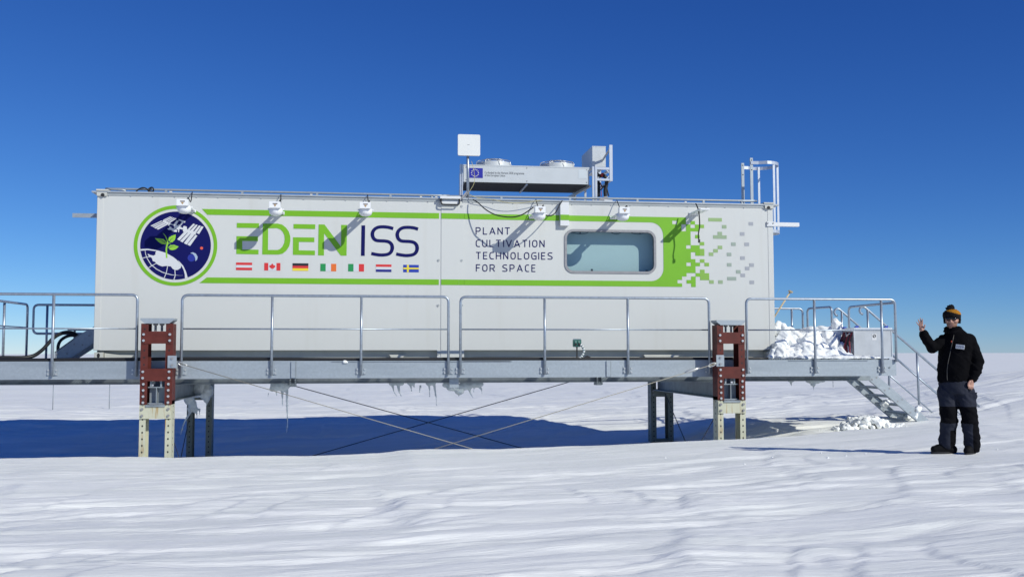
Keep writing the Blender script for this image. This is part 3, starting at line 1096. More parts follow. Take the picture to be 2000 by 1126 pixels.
# folding roof pipes
for us, vs_, lab in (((242, 246, 252, 836, 841, 846), (377, 371.5, 369.3, 381.3, 382.2, 385.5), 'long grey pipe along the roof edge of left container'), ((905, 909, 914, 1440, 1446, 1452), (388, 384.8, 383.4, 391.8, 393.2, 396.5), 'long grey pipe along the roof edge of right container')):
    pts = [P(u, v, YW + .25) for u, v in zip(us, vs_)]
    pts[0].z = Z_TOP + .028
    pts[-1].z = Z_TOP + .028
    t = thing('roof_pipe', lab, 'pipe', (pts[0] + pts[-1]) / 2 - Vector((0, 0, .1)))
    b = MB()
    b.tube(catmull(pts, 5), .021, 8)
    b.build('pipe', M_GALV, t)
    for k in range(4):
        b = MB()
        f_ = .12 + k * .25
        q = pts[2].lerp(pts[3], f_)
        b.box(q.x - .02, q.x + .02, q.y - .02, q.y + .02, Z_TOP + .028, q.z)
        b.build('pipe_stand', M_GALV, t)

# hatch step with black handle at the joint
x0, x1 = P(859.5, 392, YW - .08).x, P(899.5, 392, YW - .08).x
zt, zb = P(880, 383.2, YW - .1).z, P(880, 400.4, YW - .1).z
t = thing('roof_hatch', 'white roof hatch with bent black handle over the container joint', 'hatch', ((x0 + x1) / 2, YW, zb))
b = MB()
b.box(x0, x1, YW - .12, YW + .5, zt - .045, zt)
b.box(x0 + .01, x1 - .01, YW - .06, YW - .03, zb + .03, zt - .045, 1)
b.build('hatch_lid', [M_WHITEP, M_FLASH], t)
b = MB()
b.box(x0 + .02, x1 - .02, YW - .065, YW - .0605, zb + .025, zb + .085)
b.build('hatch_lip', M_WHITEP, t)
b = MB()
b.tube(fillet([(x0 + .02, YW - .08, zt - .045), (x0 + .02, YW - .1, zb + .01), (x1 - .02, YW - .1, zb + .01), (x1 - .02, YW - .08, zt - .045)], .05), .013, 8)
b.build('handle', M_BLACK, t)

# small white roof studs
b = MB()
for u in (334, 608, 822, 1338, 852):
    q = P(u, 380, YW)
    b.box(q.x - .02, q.x + .02, YW - .035, YW + .01, Z_TOP + .028, Z_TOP + .046)
b.build('roof_stud', M_WHITEP, left)

# coiled black cable on the roof, hanging loops on the right module
b = MB()
pts = [P(265, 375, YW + .2), P(271, 369.5, YW + .2), P(279, 366.5, YW + .2), P(287, 369, YW + .2), P(291, 375, YW + .2)]
b.tube(catmull(pts, 6), .012, 6)
cc = P(295.5, 370.2, YW + .2)
for dr in (.036, .046):
    b.tube([cc + Vector((dr * math.cos(a), .02 * math.sin(a * 2 + dr * 90), dr * math.sin(a))) for a in [2 * math.pi * k / 16 for k in range(16)]], .009, 6, True)
tag(b.build('roof_cable', M_BLACK, None, pts[2]), 'black cable coiled into a small ring on left roof edge', 'cable')
yy = YW - .2
b = MB()
b.tube(catmull([P(924, 389.8, yy + .1), P(934, 396, yy), P(950, 410, yy - .1), P(970, 420, yy - .2), P(998, 424, yy - .3), P(1020, 419, yy - .42), P(1042, 404.5, yy - .52)], 6), .011, 6)
b.tube(catmull([P(1066, 420.5, yy - .45), P(1076, 421, yy - .35), P(1085, 415, yy - .2), P(1092, 402, yy), P(1098, 392, yy + .12)], 6), .011, 6)
b.tube(catmull([P(926, 390, yy + .25), P(980, 391.2, yy + .22), P(1040, 391, yy + .25), P(1100, 392, yy + .25), P(1140, 392.6, yy + .26)], 6), .017, 6)
tag(b.build('hanging_cable', M_BLACK, None, P(998, 424, yy)), 'black cable hanging in loops from roof edge to the fourth floodlight', 'cable')
b = MB()
b.tube(catmull([P(914, 378, YW + .0), P(922, 382, YW - .1), P(932, 386, YW - .12), P(960, 389, YW - .14), P(985, 394.5, YW - .16), P(1010, 396.5, YW - .16), P(1040, 393.5, YW - .14), P(1060, 390.5, YW - .1)], 6), .006, 5)
b.tube(catmull([P(915, 377, YW + .0), P(924, 362, YW - .02), P(927, 350, YW - .02), P(925, 330, YW - .02), P(921, 315, YW)], 6), .005, 5)
tag(b.build('yellow_cord', M_YEL, None, P(985, 394.5, YW - .16)), 'thin yellow cord tied to antenna mast and drooping along roof edge', 'cord')
b = MB()
b.tube(catmull([P(1359, 397.5, YW - .3), P(1362, 404, YW - .35), P(1365, 415, YW - .42), P(1366.5, 440, YW - .42), P(1364, 458, YW - .42), P(1365, 469, YW - .42)], 6), .012, 6)
b.obox(P(1365.5, 470.5, YW - .42), (.016, 0, 0), (0, .016, 0), (0, 0, .03))
tag(b.build('loose_cable', M_BLACK, None, P(1364, 458, YW - .42)), 'loose black cable end dangling from the empty lamp arm', 'cable')

# ------------------------------------------------------------------ floodlights on arms
ARM = .66
M_LAMP = mat('lamp_white', (.80, .81, .82), .3, 0, .02, 9)
M_LAMPG = mat('lamp_lens_grey', (.55, .60, .66), .2)
M_LABEL = mat('lamp_label_dark', (.09, .06, .04), .5)
M_LABELY = mat('lamp_label_amber', (.42, .26, .10), .5)


def arm_mesh(x, z, bare=False):
    b = MB()
    for s in (-1, 1):
        b.box(x + s * .055 - .032, x + s * .055 + .032, YW - ARM, YW - .012, z - .012, z + .012)
    for yy_ in (.05, .24, .43, ARM - .05):
        b.box(x - .0229, x + .0229, YW - yy_ - .05, YW - yy_ + .05 - (.0 if yy_ > .06 else .012), z - .011, z + .011)
    b.box(x - .095, x + .095, YW - .024, YW - .0125, z - .028, z + .028)
    return b


def lamp(u, v, label):
    hc = P(u, v - 2, YW - ARM + .05)
    z = hc.z - .02
    base = Vector((hc.x, YW, z))
    t = thing('floodlight', label, 'floodlight', base, 'floodlights on arms along the roof edge')
    arm_mesh(hc.x, z).build('arm', M_LAMP, t)
    b = MB()
    c = Vector((hc.x, hc.y, z - .03))
    prof = [(0.0, .06), (.07, .058), (.108, .045), (.127, .012), (.129, -.03), (.118, -.068), (.09, -.10), (.05, -.113), (.0, -.116)]
    n_ = 20
    vs_ = [c + Vector((r * math.cos(2 * math.pi * k / n_), r * 1.05 * math.sin(2 * math.pi * k / n_), h)) for r, h in [(a_ * .92, h_ * .9) for a_, h_ in prof] for k in range(n_)]
    fs_ = [(i * n_ + k, i * n_ + (k + 1) % n_, (i + 1) * n_ + (k + 1) % n_, (i + 1) * n_ + k) for i in range(len(prof) - 1) for k in range(n_)]
    b.add(vs_, fs_, True)
    b.build('lamp_housing', M_LAMP, t)
    b = MB()
    yb = c.y - .15
    b.box(c.x - .098, c.x + .088, yb - .02, yb + .09, c.z + .015, c.z + .125)
    for sx in (-1, 1):
        b.cyl((c.x + sx * .115, c.y, c.z + .01), (c.x + sx * .137, c.y, c.z + .01), .014, 8)
    bx = b.build('ballast_box', M_LAMP, t)
    b = MB()
    yl = yb - .023
    b.box(c.x - .04, c.x + .04, yl, yl + .002, c.z + .080, c.z + .096)
    b.add([(c.x - .026, yl, c.z + .072), (c.x + .026, yl, c.z + .072), (c.x, yl, c.z + .032)], [(0, 2, 1)], False, 1)
    b.build('warning_label', [M_LABEL, M_LABELY], bx)
    b = MB()
    b.tube(catmull([(c.x + .05, yb + .06, c.z + .11), (c.x + .07, yb + .12, c.z + .17), (c.x + .05, YW - .3, c.z + .15), (c.x + .03, YW - .05, Z_TOP + .035)], 5), .009, 6)
    b.build('lamp_cable', M_BLACK, t)
    return t


lamp0 = lamp(360, 402, 'white floodlight on an arm above the round emblem')
pos0 = Vector(lamp0.location)
for u, v, lab in ((539, 406.5, 'white floodlight on an arm above the left end of green lettering'), (714, 407.5, 'white floodlight on an arm just left of the navy lettering'), (1053, 415.5, 'white floodlight on an arm with black cable loop above slogan'), (1216, 417, 'white floodlight on an arm above the teal window')):
    t = copy_tree(lamp0)
    q = P(u, v - 2, YW - ARM + .05)
    t.location = (q.x, YW, pos0.z + (q.z - pos0.z - .02 if abs(q.z - .02 - pos0.z) < .06 else 0))
    t['label'] = lab
q = P(1377, 407, YW - ARM)
tag(arm_mesh(q.x, q.z - .01).build('lamp_arm', M_LAMP, None, (q.x, YW, q.z)), 'empty white lamp arm without its floodlight above the pixel pattern', 'bracket')

# ================================================================== roof equipment
def text_mesh(body, size, x, y, z, m, name, parent, width=None):
    cu = bpy.data.curves.new('lettering', 'FONT')
    cu.body = body
    cu.size = size
    cu.extrude = .0006
    o = bpy.data.objects.new('lettering', cu)
    COL.objects.link(o)
    dg = bpy.context.evaluated_depsgraph_get()
    me = bpy.data.meshes.new_from_object(o.evaluated_get(dg))
    bpy.data.objects.remove(o)
    xs = [v.co.x for v in me.vertices]
    w = max(xs) - min(xs)
    k = (width / w) if width else 1
    base = abs_loc(parent)
    for v in me.vertices:
        v.co = Vector((x + v.co.x * k, y - v.co.z, z + v.co.y)) - base
    me.name = name
    me.materials.clear()
    me.materials.append(m)
    ob = bpy.data.objects.new(name, me)
    COL.objects.link(ob)
    ob.parent = parent
    return ob


YC0, YC1 = YW + .42, YW + 1.45
cx0, cz1 = XZ(905.5, 321, YC0)
cx1, _ = XZ(1150.8, 324, YC0)
_, cz0 = XZ(905.5, 354.8, YC0)
t = thing('roof_cooler', 'long grey roof cooler with two fans and blue star flag', 'cooling unit', ((cx0 + cx1) / 2, YC0 + .5, Z_TOP + .028))
ROOF = Z_TOP + .028
b = MB()
b.box(cx0, cx1, YC0, YC1, cz0, cz1)
b.box(cx0 - .004, cx1 + .004, YC0 - .006, YC0, cz1 - .02, cz1 - .002)
for x, z in ((cx0 + .05, cz1 - .05), (cx0 + .05, cz0 + .04), (cx1 - .05, cz1 - .05), (cx1 - .05, cz0 + .04), ((cx0 + cx1) / 2, cz1 - .04), ((cx0 + cx1) / 2, cz0 + .04)):
    b.cyl((x, YC0 - .009, z), (x, YC0, z), .01, 6, 1)
x, z = XZ(1138, 340, YC0)
b.build('casing', [M_COOL, M_FRAME], t)
b = MB()
b.add([(x - .085, YC0 - .003, z - .085), (x + .085, YC0 - .003, z - .085), (x + .085, YC0 - .003, z + .085), (x - .085, YC0 - .003, z + .085)], [(0, 1, 2, 3)])
b.build('blank_label', mat('pale_label', (.55, .60, .62), .4), t)
b = MB()
b.box(cx0 + .03, cx1 - .03, YC0 + .03, YC1 - .03, cz0 - .012, cz0 - .002)
b.build('coil', M_COIL, t)
b = MB()
xm = (cx0 + cx1) / 2
b.bar((xm, YC0 + .04, cz0 - .022), (xm, YC1 - .06, cz0 - .03), .035, .02)
b.bar((cx1 + .03, YC0 + .06, cz0 - .02), (cx1 - .22, YC1 - .1, cz0 - .11), .05, .04)
b.build('brace', M_ALU, t)
for x, y in ((cx0 - .045, YC0 - .02), (cx0 + .02, YC1 - .08), (cx1 - .1, YC1 - .08)):
    b = MB()
    zt = cz1 if y < YC0 else cz0 - .013
    b.box(x - .028, x - .008, y - .02, y + .06, ROOF, zt)
    b.box(x + .008, x + .028, y - .02, y + .06, ROOF, zt)
    b.box(x - .008, x + .008, y - .004, y + .05, ROOF + .01, zt - .006)
    for k in range(5):
        b.cyl((x, y - .012, ROOF + .1 + k * .1), (x, y - .004, ROOF + .1 + k * .1), .007, 6, 1)
    b.box(x - .06, x + .06, y - .04, y + .08, ROOF - .001, ROOF + .012)
    b.build('support_leg', [M_ALU, M_FRAME], t)
for uc, vt in ((964.5, 309.8), (1088, 313.3)):
    fc = P(uc, 318, (YC0 + YC1) / 2)
    R = .335
    zc = cz1
    b = MB()
    prof = [(R + .03, 0), (R + .02, .05), (R - .005, .09), (R + .005, .12), (R - .02, .125), (R - .04, .06), (R - .04, .01)]
    n_ = 28
    b.add([(fc.x + r * math.cos(2 * math.pi * k / n_), (YC0 + YC1) / 2 + r * math.sin(2 * math.pi * k / n_), zc + h) for r, h in prof for k in range(n_)],
          [(i * n_ + k, i * n_ + (k + 1) % n_, (i + 1) * n_ + (k + 1) % n_, (i + 1) * n_ + k) for i in range(len(prof) - 1) for k in range(n_)], True)
    fan = b.build('fan_shroud', M_COOL, t)
    b = MB()
    ctr = Vector((fc.x, (YC0 + YC1) / 2, zc))
    for k in range(8):
        a = 2 * math.pi * k / 8 + .2
        d = Vector((math.cos(a), math.sin(a), 0))
        b.tube(catmull([ctr + d * (R + .025) + Vector((0, 0, .02)), ctr + d * (R + .01) + Vector((0, 0, .145)), ctr + d * (R * .6) + Vector((0, 0, .185)), ctr + d * .06 + Vector((0, 0, .19))], 4), .006, 5)
    for r, h in ((R * .95, .152), (R * .7, .178), (R * .45, .187), (R * .22, .19)):
        b.tube([ctr + Vector((r * math.cos(a), r * math.sin(a), h)) for a in [2 * math.pi * k / 24 for k in range(24)]], .005, 5, True)
    b.build('fan_guard', M_BOLT, fan)
    b = MB()
    b.cyl(ctr + Vector((0, 0, .02)), ctr + Vector((0, 0, .165)), .10, 16)
    for k in range(5):
        a = 2 * math.pi * k / 5
        d, s = Vector((math.cos(a), math.sin(a), 0)), Vector((-math.sin(a), math.cos(a), 0))
        b.obox(ctr + d * .19 + Vector((0, 0, .10)), d * .10, s * .055 + Vector((0, 0, .03)), Vector((0, 0, .003)))
    b.build('fan_blade', M_DARK, fan)
# star flag and print
fx0, fz1 = XZ(916.6, 327.9, YC0)
fx1, fz0 = XZ(943, 347.8, YC0)
b = MB()
b.add([(fx0, YC0 - .003, fz0), (fx1, YC0 - .003, fz0), (fx1, YC0 - .003, fz1), (fx0, YC0 - .003, fz1)], [(0, 1, 2, 3)])
sx, sz, sr = (fx0 + fx1) / 2 - .02, (fz0 + fz1) / 2, .066
for k in range(12):
    a = 2 * math.pi * k / 12
    px, pz = sx + sr * math.cos(a), sz + sr * math.sin(a)
    b.add([(px + (.0145 if i % 2 == 0 else .006) * math.sin(math.pi * i / 5), YC0 - .005, pz + (.0145 if i % 2 == 0 else .006) * math.cos(math.pi * i / 5)) for i in range(10)], [tuple(range(9, -1, -1))], False, 1)
b.build('star_flag', [mat('star_flag_blue', (.012, .014, .30), .45), mat('star_flag_star', (.75, .74, .62), .45)], t)
tx0, tz = XZ(946.5, 339.0, YC0)
M_INK = mat('grey_print', (.10, .11, .12), .5)
text_mesh('Co-funded by the Horizon 2020 programme', .062, tx0, YC0 - .002, tz, M_INK, 'printed_text', t, P(1023.5, 338, YC0).x - tx0)
tx0, tz = XZ(946.5, 344.2, YC0)
text_mesh('of the European Union', .062, tx0, YC0 - .002, tz, M_INK, 'printed_text', t, P(986.5, 343, YC0).x - tx0)

# aluminium frame with grey cabinet at the right end of the cooler
fy = YC0 - .06
t = thing('cabinet_frame', 'open aluminium profile frame carrying a tall grey cabinet beside the cooler', 'frame', (P(1165, 385, fy).x, fy, ROOF))


def rod(b, a, c, w=.04):
    d = Vector(c) - Vector(a)
    b.bar(a, c, w, w, (0, 1, 0) if abs(d.normalized().y) < .9 else (0, 0, 1))


b = MB()
zv = lambda v: P(1180, v, fy).z
xa, xb, xc = P(1158.5, 350, fy).x, P(1164, 350, fy).x, P(1193, 320, fy).x
b.box(xa - .02, xa + .02, fy - .02, fy + .02, ROOF, zv(326))
b.box(xb - .02, xb + .02, fy - .021, fy + .021, ROOF, zv(326))
b.box(xc - .03, xc + .03, fy - .022, fy + .022, zv(353.5), zv(283))
b.box(xb + .02, xc - .03, fy - .018, fy + .018, zv(331.5), zv(327))
b.box(xb + .02, xc - .03, fy - .018, fy + .018, zv(353), zv(349))
yb_ = fy + 1.0
b.box(xb - .02, xb + .02, yb_ - .02, yb_ + .02, ROOF, zv(326))
b.box(xc - .03, xc + .03, yb_ - .02, yb_ + .02, zv(353.5), zv(300))
b.box(xc - .018, xc + .018, fy + .022, yb_ - .02, zv(331.5), zv(327))
b.box(xc - .018, xc + .018, fy + .022, yb_ - .02, zv(353), zv(349))
b.box(xb - .018, xb + .018, fy + .022, yb_ - .02, zv(331.5), zv(327))
rod(b, (xc - .002, fy + .03, zv(289)), (xb + .15, fy + .5, zv(318)), .034)
rod(b, (xb + .05, fy + .05, zv(347)), (xc - .08, fy + .6, zv(333)), .034)
rod(b, (xc - .09, fy, zv(331)), (xc - .03, fy, zv(338)), .02)
rod(b, (xc - .09, fy, zv(349.5)), (xc - .03, fy, zv(343)), .02)
b.build('profile_frame', M_ALU, t)
b = MB()
qx0, qx1 = P(1157, 300, fy + .33).x, P(1183, 300, fy + .33).x
b.box(qx0, qx1, fy + .33, fy + 1.35, P(1170, 326, fy + .33).z, P(1170, 285.5, fy + .33).z)
b.box(qx0 - .003, qx1 + .003, fy + .326, fy + .33, P(1170, 287.5, fy + .33).z, P(1170, 285.5, fy + .33).z)
b.build('cabinet', M_COOL, t)
b = MB()
b.tube(catmull([P(1164, 338, fy + .3), P(1170, 343, fy + .25), P(1178, 343, fy + .2), P(1184, 348, fy + .2), P(1184.5, 360, fy + .2), P(1182, 372, fy + .2), P(1183, 384, fy + .2)], 5), .036, 8)
b.tube(catmull([P(1167, 352, fy + .3), P(1168, 365, fy + .28), P(1168, 384, fy + .28)], 5), .045, 8)
b.tube(catmull([P(1172, 357, fy + .25), P(1176, 364, fy + .22), P(1184, 366, fy + .2), P(1187, 375, fy + .2), P(1189, 383, fy + .2)], 5), .014, 6)
b.tube(catmull([P(1166, 360, fy + .2), P(1171, 370, fy + .2), P(1176, 368, fy + .2), P(1180, 362, fy + .2)], 5), .013, 6)
b.build('hose', M_BLACK, t)
b = MB()
b.tube([P(1174.6, 341.2, fy + .19), P(1178.2, 341.9, fy + .17)], .040, 8)
b.tube(catmull([P(1173.5, 358, fy + .2), P(1174.2, 370, fy + .2), P(1174.6, 384, fy + .2)], 3), .006, 5)
b.build('hose_band', mat('red_band', (.42, .03, .02), .5), t)
b = MB()
q = P(1183, 384, YW + .12)
b.prism([(q.x - .2, ROOF), (q.x + .03, ROOF), (q.x + .03, ROOF + .11), (q.x - .03, ROOF + .1)], YW + .08, YW + .2)
b.box(q.x - .06, q.x + .1, YW - .02, YW + .2, ROOF - .001, ROOF + .02, 1)
tag(b.build('duct_bracket', [M_FRAME, M_WHITEP], None, q), 'small dark wedge bracket on the roof edge under the hoses', 'bracket')

# flat panel antenna on mast
ya = YW + .12
ax0, az1 = XZ(894.2, 262.6, ya - .06)
ax1, az0 = XZ(937.6, 304.8, ya - .06)
px = P(913.8, 340, ya).x
t = thing('panel_antenna', 'square white panel antenna on a thin mast at roof edge', 'antenna', (px, ya, ROOF))
b = MB()
rr_ = rrect(ax0, ax1, az0, az1, .025, 4)
slab([(rr_, [])], ya - .085, ya - .03, b)
fill_mesh([(rr_, [])], ya - .03, b)
pn = b.build('antenna_panel', mat('antenna_white', (.72, .73, .70), .45, 0, .02, 3), t)
b = MB()
q = P(915, 282.6, ya - .086)
b.box(q.x - .022, q.x + .022, ya - .087, ya - .0855, q.z - .004, q.z + .004)
b.build('maker_mark', M_FRAME, pn)
b = MB()
b.cyl((px, ya, ROOF), (px, ya, az0 + .25), .026, 12)
b.build('mast', M_TUBE, t)
b = MB()
b.bar((px + .0, ya - .035, ROOF + .14), (px - .12, ya - .045, ROOF + .002), .05, .016, (0, 1, 0))
b.box(px - .05, px + .07, ya - .06, ya + .06, ROOF - .001, ROOF + .02)
b.build('mast_foot', M_FRAME, t)

# ladder with safety cage at the right end
YL0, YL1 = 19.8, 20.3
lx = XR + .09
zt0_, zt1_ = P(1468, 308.5, YL0).z, P(1446, 318.5, YL1).z
t = thing('cage_ladder', 'aluminium ladder with round safety cage behind right container end', 'ladder', (lx, 20.05, Z_BASE))
for y, z in ((YL0, zt0_), (YL1, zt1_)):
    b = MB()
    b.box(lx - .03, lx + .03, y - .014, y + .014, DECK + .01, z)
    for k in range(2):
        b.cyl((lx, y - .018, z - .05 - k * .2), (lx, y - .014, z - .05 - k * .2), .012, 8, 1)
    b.build('stile', [M_GALV, M_DARK], t)
for k in range(9):
    z = DECK + .35 + k * .29
    if z < ROOF + .0:
        b = MB()
        b.cyl((lx, YL0 + .014, z), (lx, YL1 - .014, z), .014, 8)
        b.build('rung', M_GALV, t)


def hoop(z):
    b = MB()
    pts = [Vector((lx - .02, YL0 - .02, z)), Vector((lx + .14, YL0 - .04, z))]
    for k in range(13):
        a = math.radians(-90 + 180 * k / 12)
        pts.append(Vector((lx + .30 + .36 * math.cos(a), 20.05 + .36 * math.sin(a), z)))
    pts += [Vector((lx + .14, YL1 + .04, z)), Vector((lx - .02, YL1 + .02, z))]
    for i in range(len(pts) - 1):
        b.bar(pts[i], pts[i + 1] + (pts[i + 1] - pts[i]).normalized() * .004, .008, .065)
    return b


zh0 = P(1500, 319, YL0).z
zh1 = P(1520, 455, 20.05).z
for z in (zh0, zh1):
    hoop(z).build('cage_hoop', M_ALU, t)
for a in (-62, -12, 75):
    r = math.radians(a)
    x, y = lx + .30 + .345 * math.cos(r), 20.05 + .345 * math.sin(r)
    b = MB()
    b.box(x - .022, x + .022, y - .006, y + .006, zh1 - .03, zh0 + .03)
    b.build('cage_bar', M_ALU, t)

# ================================================================== raised platform
YF = Y_RAIL + .035                    # outer face of the front edge beam
YR = 21.4                             # rear edge
PXL = -7.0
PXR = P(1750.5, 715, YF).x
ZF_T = P(900, 703.5, YF).z
ZF_B = P(900, 737.2, YF).z
plat = thing('platform', 'long raised galvanised steel platform carrying both white containers', 'platform', ((PXL + PXR) / 2, (YF + YR) / 2, ZF_B))
TH = .012


def channel(b, x0, x1, y, inward):
    """C section: web at y, flanges going inward."""
    y1 = y + inward * TH
    b.box(x0, x1, min(y, y1), max(y, y1), ZF_B, ZF_T)
    f0, f1 = sorted((y1, y + inward * .10))
    b.box(x0, x1, f0, f1, ZF_T - TH, ZF_T - .001)
    b.box(x0, x1, f0, f1, ZF_B + .001, ZF_B + TH)


for nm, y, inn in (('front_edge_beam', YF, 1), ('rear_edge_beam', YR, -1)):
    b = MB()
    channel(b, PXL, PXR, y, inn)
    for u in (573, 1188):
        if inn > 0:
            x = P(u, 720, YF).x
            b.box(x - .035, x + .03, YF - .022, YF, ZF_B + .012, ZF_T - .012)
            b.box(x + .032, x + .05, YF - .012, YF, ZF_B + .012, ZF_T - .012, 1)
    if inn > 0:
        # bolts at the right end and thin drip strips under the deck edge
        for u, v in ((1737.5, 717.2),):
            q = P(u, v, YF)
            b.cyl((q.x, YF - .012, q.z), (q.x, YF, q.z), .018, 6, 1)
        for ua, ub in ((1540, 1695), (905, 997), (648, 1000)):
            b.box(P(ua, 704, YF).x, P(ub, 704, YF).x, YF - .014, YF - .001, ZF_T - .018, ZF_T - .010, 1)
        q = P(674, 705, YF)
    b.build(nm, [M_GALV, M_GALVD], plat)
b = MB()
b.box(PXR - .004, PXR + .003, YF + .03, YF + .10, ZF_B + .03, ZF_T - .03, 1)
b.box(PXR - TH, PXR, YF + .102, YR - .102, ZF_B + .002, ZF_T - .002)
b.box(PXL, PXL + TH, YF + .102, YR - .102, ZF_B + .002, ZF_T - .002)
b.build('end_beam', [M_GALV, M_DARK], plat)

# main I-beams under the containers
ZM_B = P(0, 751.6, YW + .14).z
XM1 = P(1704, 745, YW + .14).x
for y in (YW + .22, YB - .22):
    b = MB()
    x0, x1 = PXL + .02, XM1
    b.box(x0, x1, y - .009, y + .009, ZM_B + .016, DECK - .052)
    b.box(x0, x1, y - .10, y + .10, ZM_B, ZM_B + .016)
    b.box(x0, x1, y - .10, y + .10, DECK - .052, DECK - .036)
    if y < YW + 1:
        for u in (568, 578, 1164, 1173):
            x = P(u, 745, y).x
            b.box(x - .012, x + .012, y - .13, y - .0095, ZM_B - .05, DECK - .06)
        for u0, u1 in ((568, 578), (1162, 1172)):
            b.box(P(u0, 745, y).x, P(u1, 745, y).x, y - .12, y + .1, ZM_B - .055, ZM_B - .001)
    b.build('main_beam', M_GALVD, plat)

# cross joists under the deck
b = MB()
xj = PXL + .9
while xj < PXR - .4:
    b.box(xj - .03, xj + .03, YF + .11, YW + .10, ZF_B + .12, DECK - .04)
    b.box(xj - .03, xj + .03, YB - .10, YR - .11, ZF_B + .12, DECK - .04)
    xj += 1.55
b.build('joist', M_GALVD, plat)

# open grating deck: walkway bars pass sun stripes, others made taller to block sun
b = MB()
GZ0, GZ1 = DECK - .024, DECK - .004


def grating(b, x0, x1, y0, y1, hgt=.046, pitch=.045, th=.005):
    x = x0
    while x < x1:
        b.box(x, x + th, y0, y1, GZ1 - hgt, GZ1)
        x += pitch
    y = y0 + .05
    while y < y1:
        b.box(x0, x1, y - .003, y + .003, GZ1 - .008, GZ1 - .0005)
        y += .11


grating(b, PXL + .02, XL - .02, YF + .13, YR - .13)
grating(b, XL - .015, XR + .02, YF + .13, YW + .12, .02)
grating(b, XL - .015, XR + .02, YB - .1, YR - .13)
grating(b, XR + .03, PXR - .03, YF + .13, YR - .13)
b.build('deck_grating', M_GALVD, plat)

# heavy cross beams that rest on the pillars
FLX, FRX = P(304.5, 760, Y_POST).x, P(1429, 760, Y_POST).x
ZX_B = P(305, 788.5, Y_POST).z
ZX_T = P(1429, 748.5, Y_POST + .1).z
for x in (FLX, FRX):
    b = MB()
    y0, y1 = Y_POST + .04, 21.7
    b.box(x - .007, x + .007, y0, y1, ZX_B + .016, ZX_T - .016)
    b.box(x - .135, x + .135, y0, y1, ZX_B, ZX_B + .016)
    b.box(x - .135, x + .135, y0, y1, ZX_T - .016, ZX_T)
    # packing between cross beam and main structure
    for y in (YF + .06, YW + .22, YB - .22, YR - .06):
        b.box(x - .11, x + .11, y - .05, y + .05, ZX_T, ZM_B - .001 if YW < y < YB else ZF_B - .001)
    b.box(x - .125, x + .125, y0 + .10, y0 + .112, ZX_B + .017, ZX_T - .017)
    for s in (-.09, .07):
        b.box(x + s - .014, x + s + .014, y0 + .01, y0 + .05, ZX_T, ZF_B + .06)
    b.build('cross_beam', M_GALVD, plat)

# frozen splice plate below the joint
q0, q1 = P(877.5, 738, YF + .2), P(895.5, 763, YF + .2)
b = MB()
b.box(q0.x, q1.x, YF + .14, YF + .2, q1.z + .06, ZF_B + .05)
b.build('splice_plate', M_GALV, plat)


# ================================================================== railings
TR, TM, TP = .0235, .0125, .0235


def rail_post(b, x, y, ztop, zbot):
    b.cyl((x, y, zbot), (x, y, ztop), TP, 10)


ZR = P(1459, 583, Y_RAIL).z
ZMID = P(700, 642.3, Y_RAIL).z
ZPB = P(531, 733, Y_RAIL).z


def bracket(x, y, par, out=-1):
    b = MB()
    yy0, yy1 = sorted((YF - .001, YF - .010))
    b.box(x - .085, x + .085, yy0, yy1, ZPB + .012, ZPB + .125)
    b.box(x - .04, x + .04, yy0 - .014, yy0 - .0005, ZPB + .02, ZPB + .115)
    for sx_ in (-.062, .062):
        for z_ in (ZPB + .035, ZPB + .10):
            b.cyl((x + sx_, yy0 - .018, z_), (x + sx_, yy0, z_), .015, 6, 1)
    return b.build('bracket', [M_GALV, M_BOLT], par)


def front_rail(label, u0, u1, posts, open_left=False, end_loop=None):
    v = 580
    xa = PXL + .05 if open_left else P(u0, 600, Y_RAIL).x
    xb = P(u1, 600, Y_RAIL).x
    t = thing('railing', label, 'railing', ((xa + xb) / 2, Y_RAIL, ZPB), 'railing sections along the front edge')
    b = MB()
    path = [(xa, Y_RAIL, ZPB), (xa, Y_RAIL, ZR), (xb, Y_RAIL, ZR), (xb, Y_RAIL, DECK - .06 if u1 == 1748 else ZPB)]
    if end_loop:
        path = path[:3] + end_loop
    b.tube(fillet(path, .10, 6), TR, 10)
    b.build('handrail', M_TUBE, t)
    b = MB()
    mp = [(xa, Y_RAIL, ZMID), (xb, Y_RAIL, ZMID)]
    if end_loop:
        mp += [(end_loop[0][0], end_loop[0][1], ZMID)]
    b.tube(fillet(mp, .06), TM, 8)
    b.build('mid_rail', M_TUBE, t)
    for u in posts:
        b = MB()
        x = P(u, 660, Y_RAIL).x
        rail_post(b, x, Y_RAIL, ZR - .01, ZPB)
        p_ = b.build('post', M_TUBE, t)
        bracket(x, Y_RAIL, p_)
    for x in ([xb] if open_left else ([xa] if u1 == 1748 else [xa, xb])):
        bracket(x, Y_RAIL, t)
    return t


front_rail('galvanised front railing passing left of the left brown pillar', 0, 268.5, [103], True)
front_rail('galvanised front railing with two inner posts below emblem and green lettering', 356, 876, [531, 705.5])
front_rail('galvanised front railing with two inner posts below slogan and teal window', 899.5, 1384.5, [1064, 1226.5])
xb = P(1748, 600, Y_RAIL).x
front_rail('galvanised front railing before snow heap, turning the corner to the stairs', 1457.5, 1748, [1591.5, 1722.5])
# short corner post under the turned railing belongs to the same section
t = [o for o in bpy.data.objects if o.get('label', '').startswith('galvanised front railing before')][0]
b = MB()
b.tube(fillet([(xb, Y_RAIL + .01, ZR - .055), (xb, 19.17, ZR - .055), (xb, 19.17, DECK - .03)], .1, 6), TR, 10)
b.build('end_rail', M_TUBE, t)


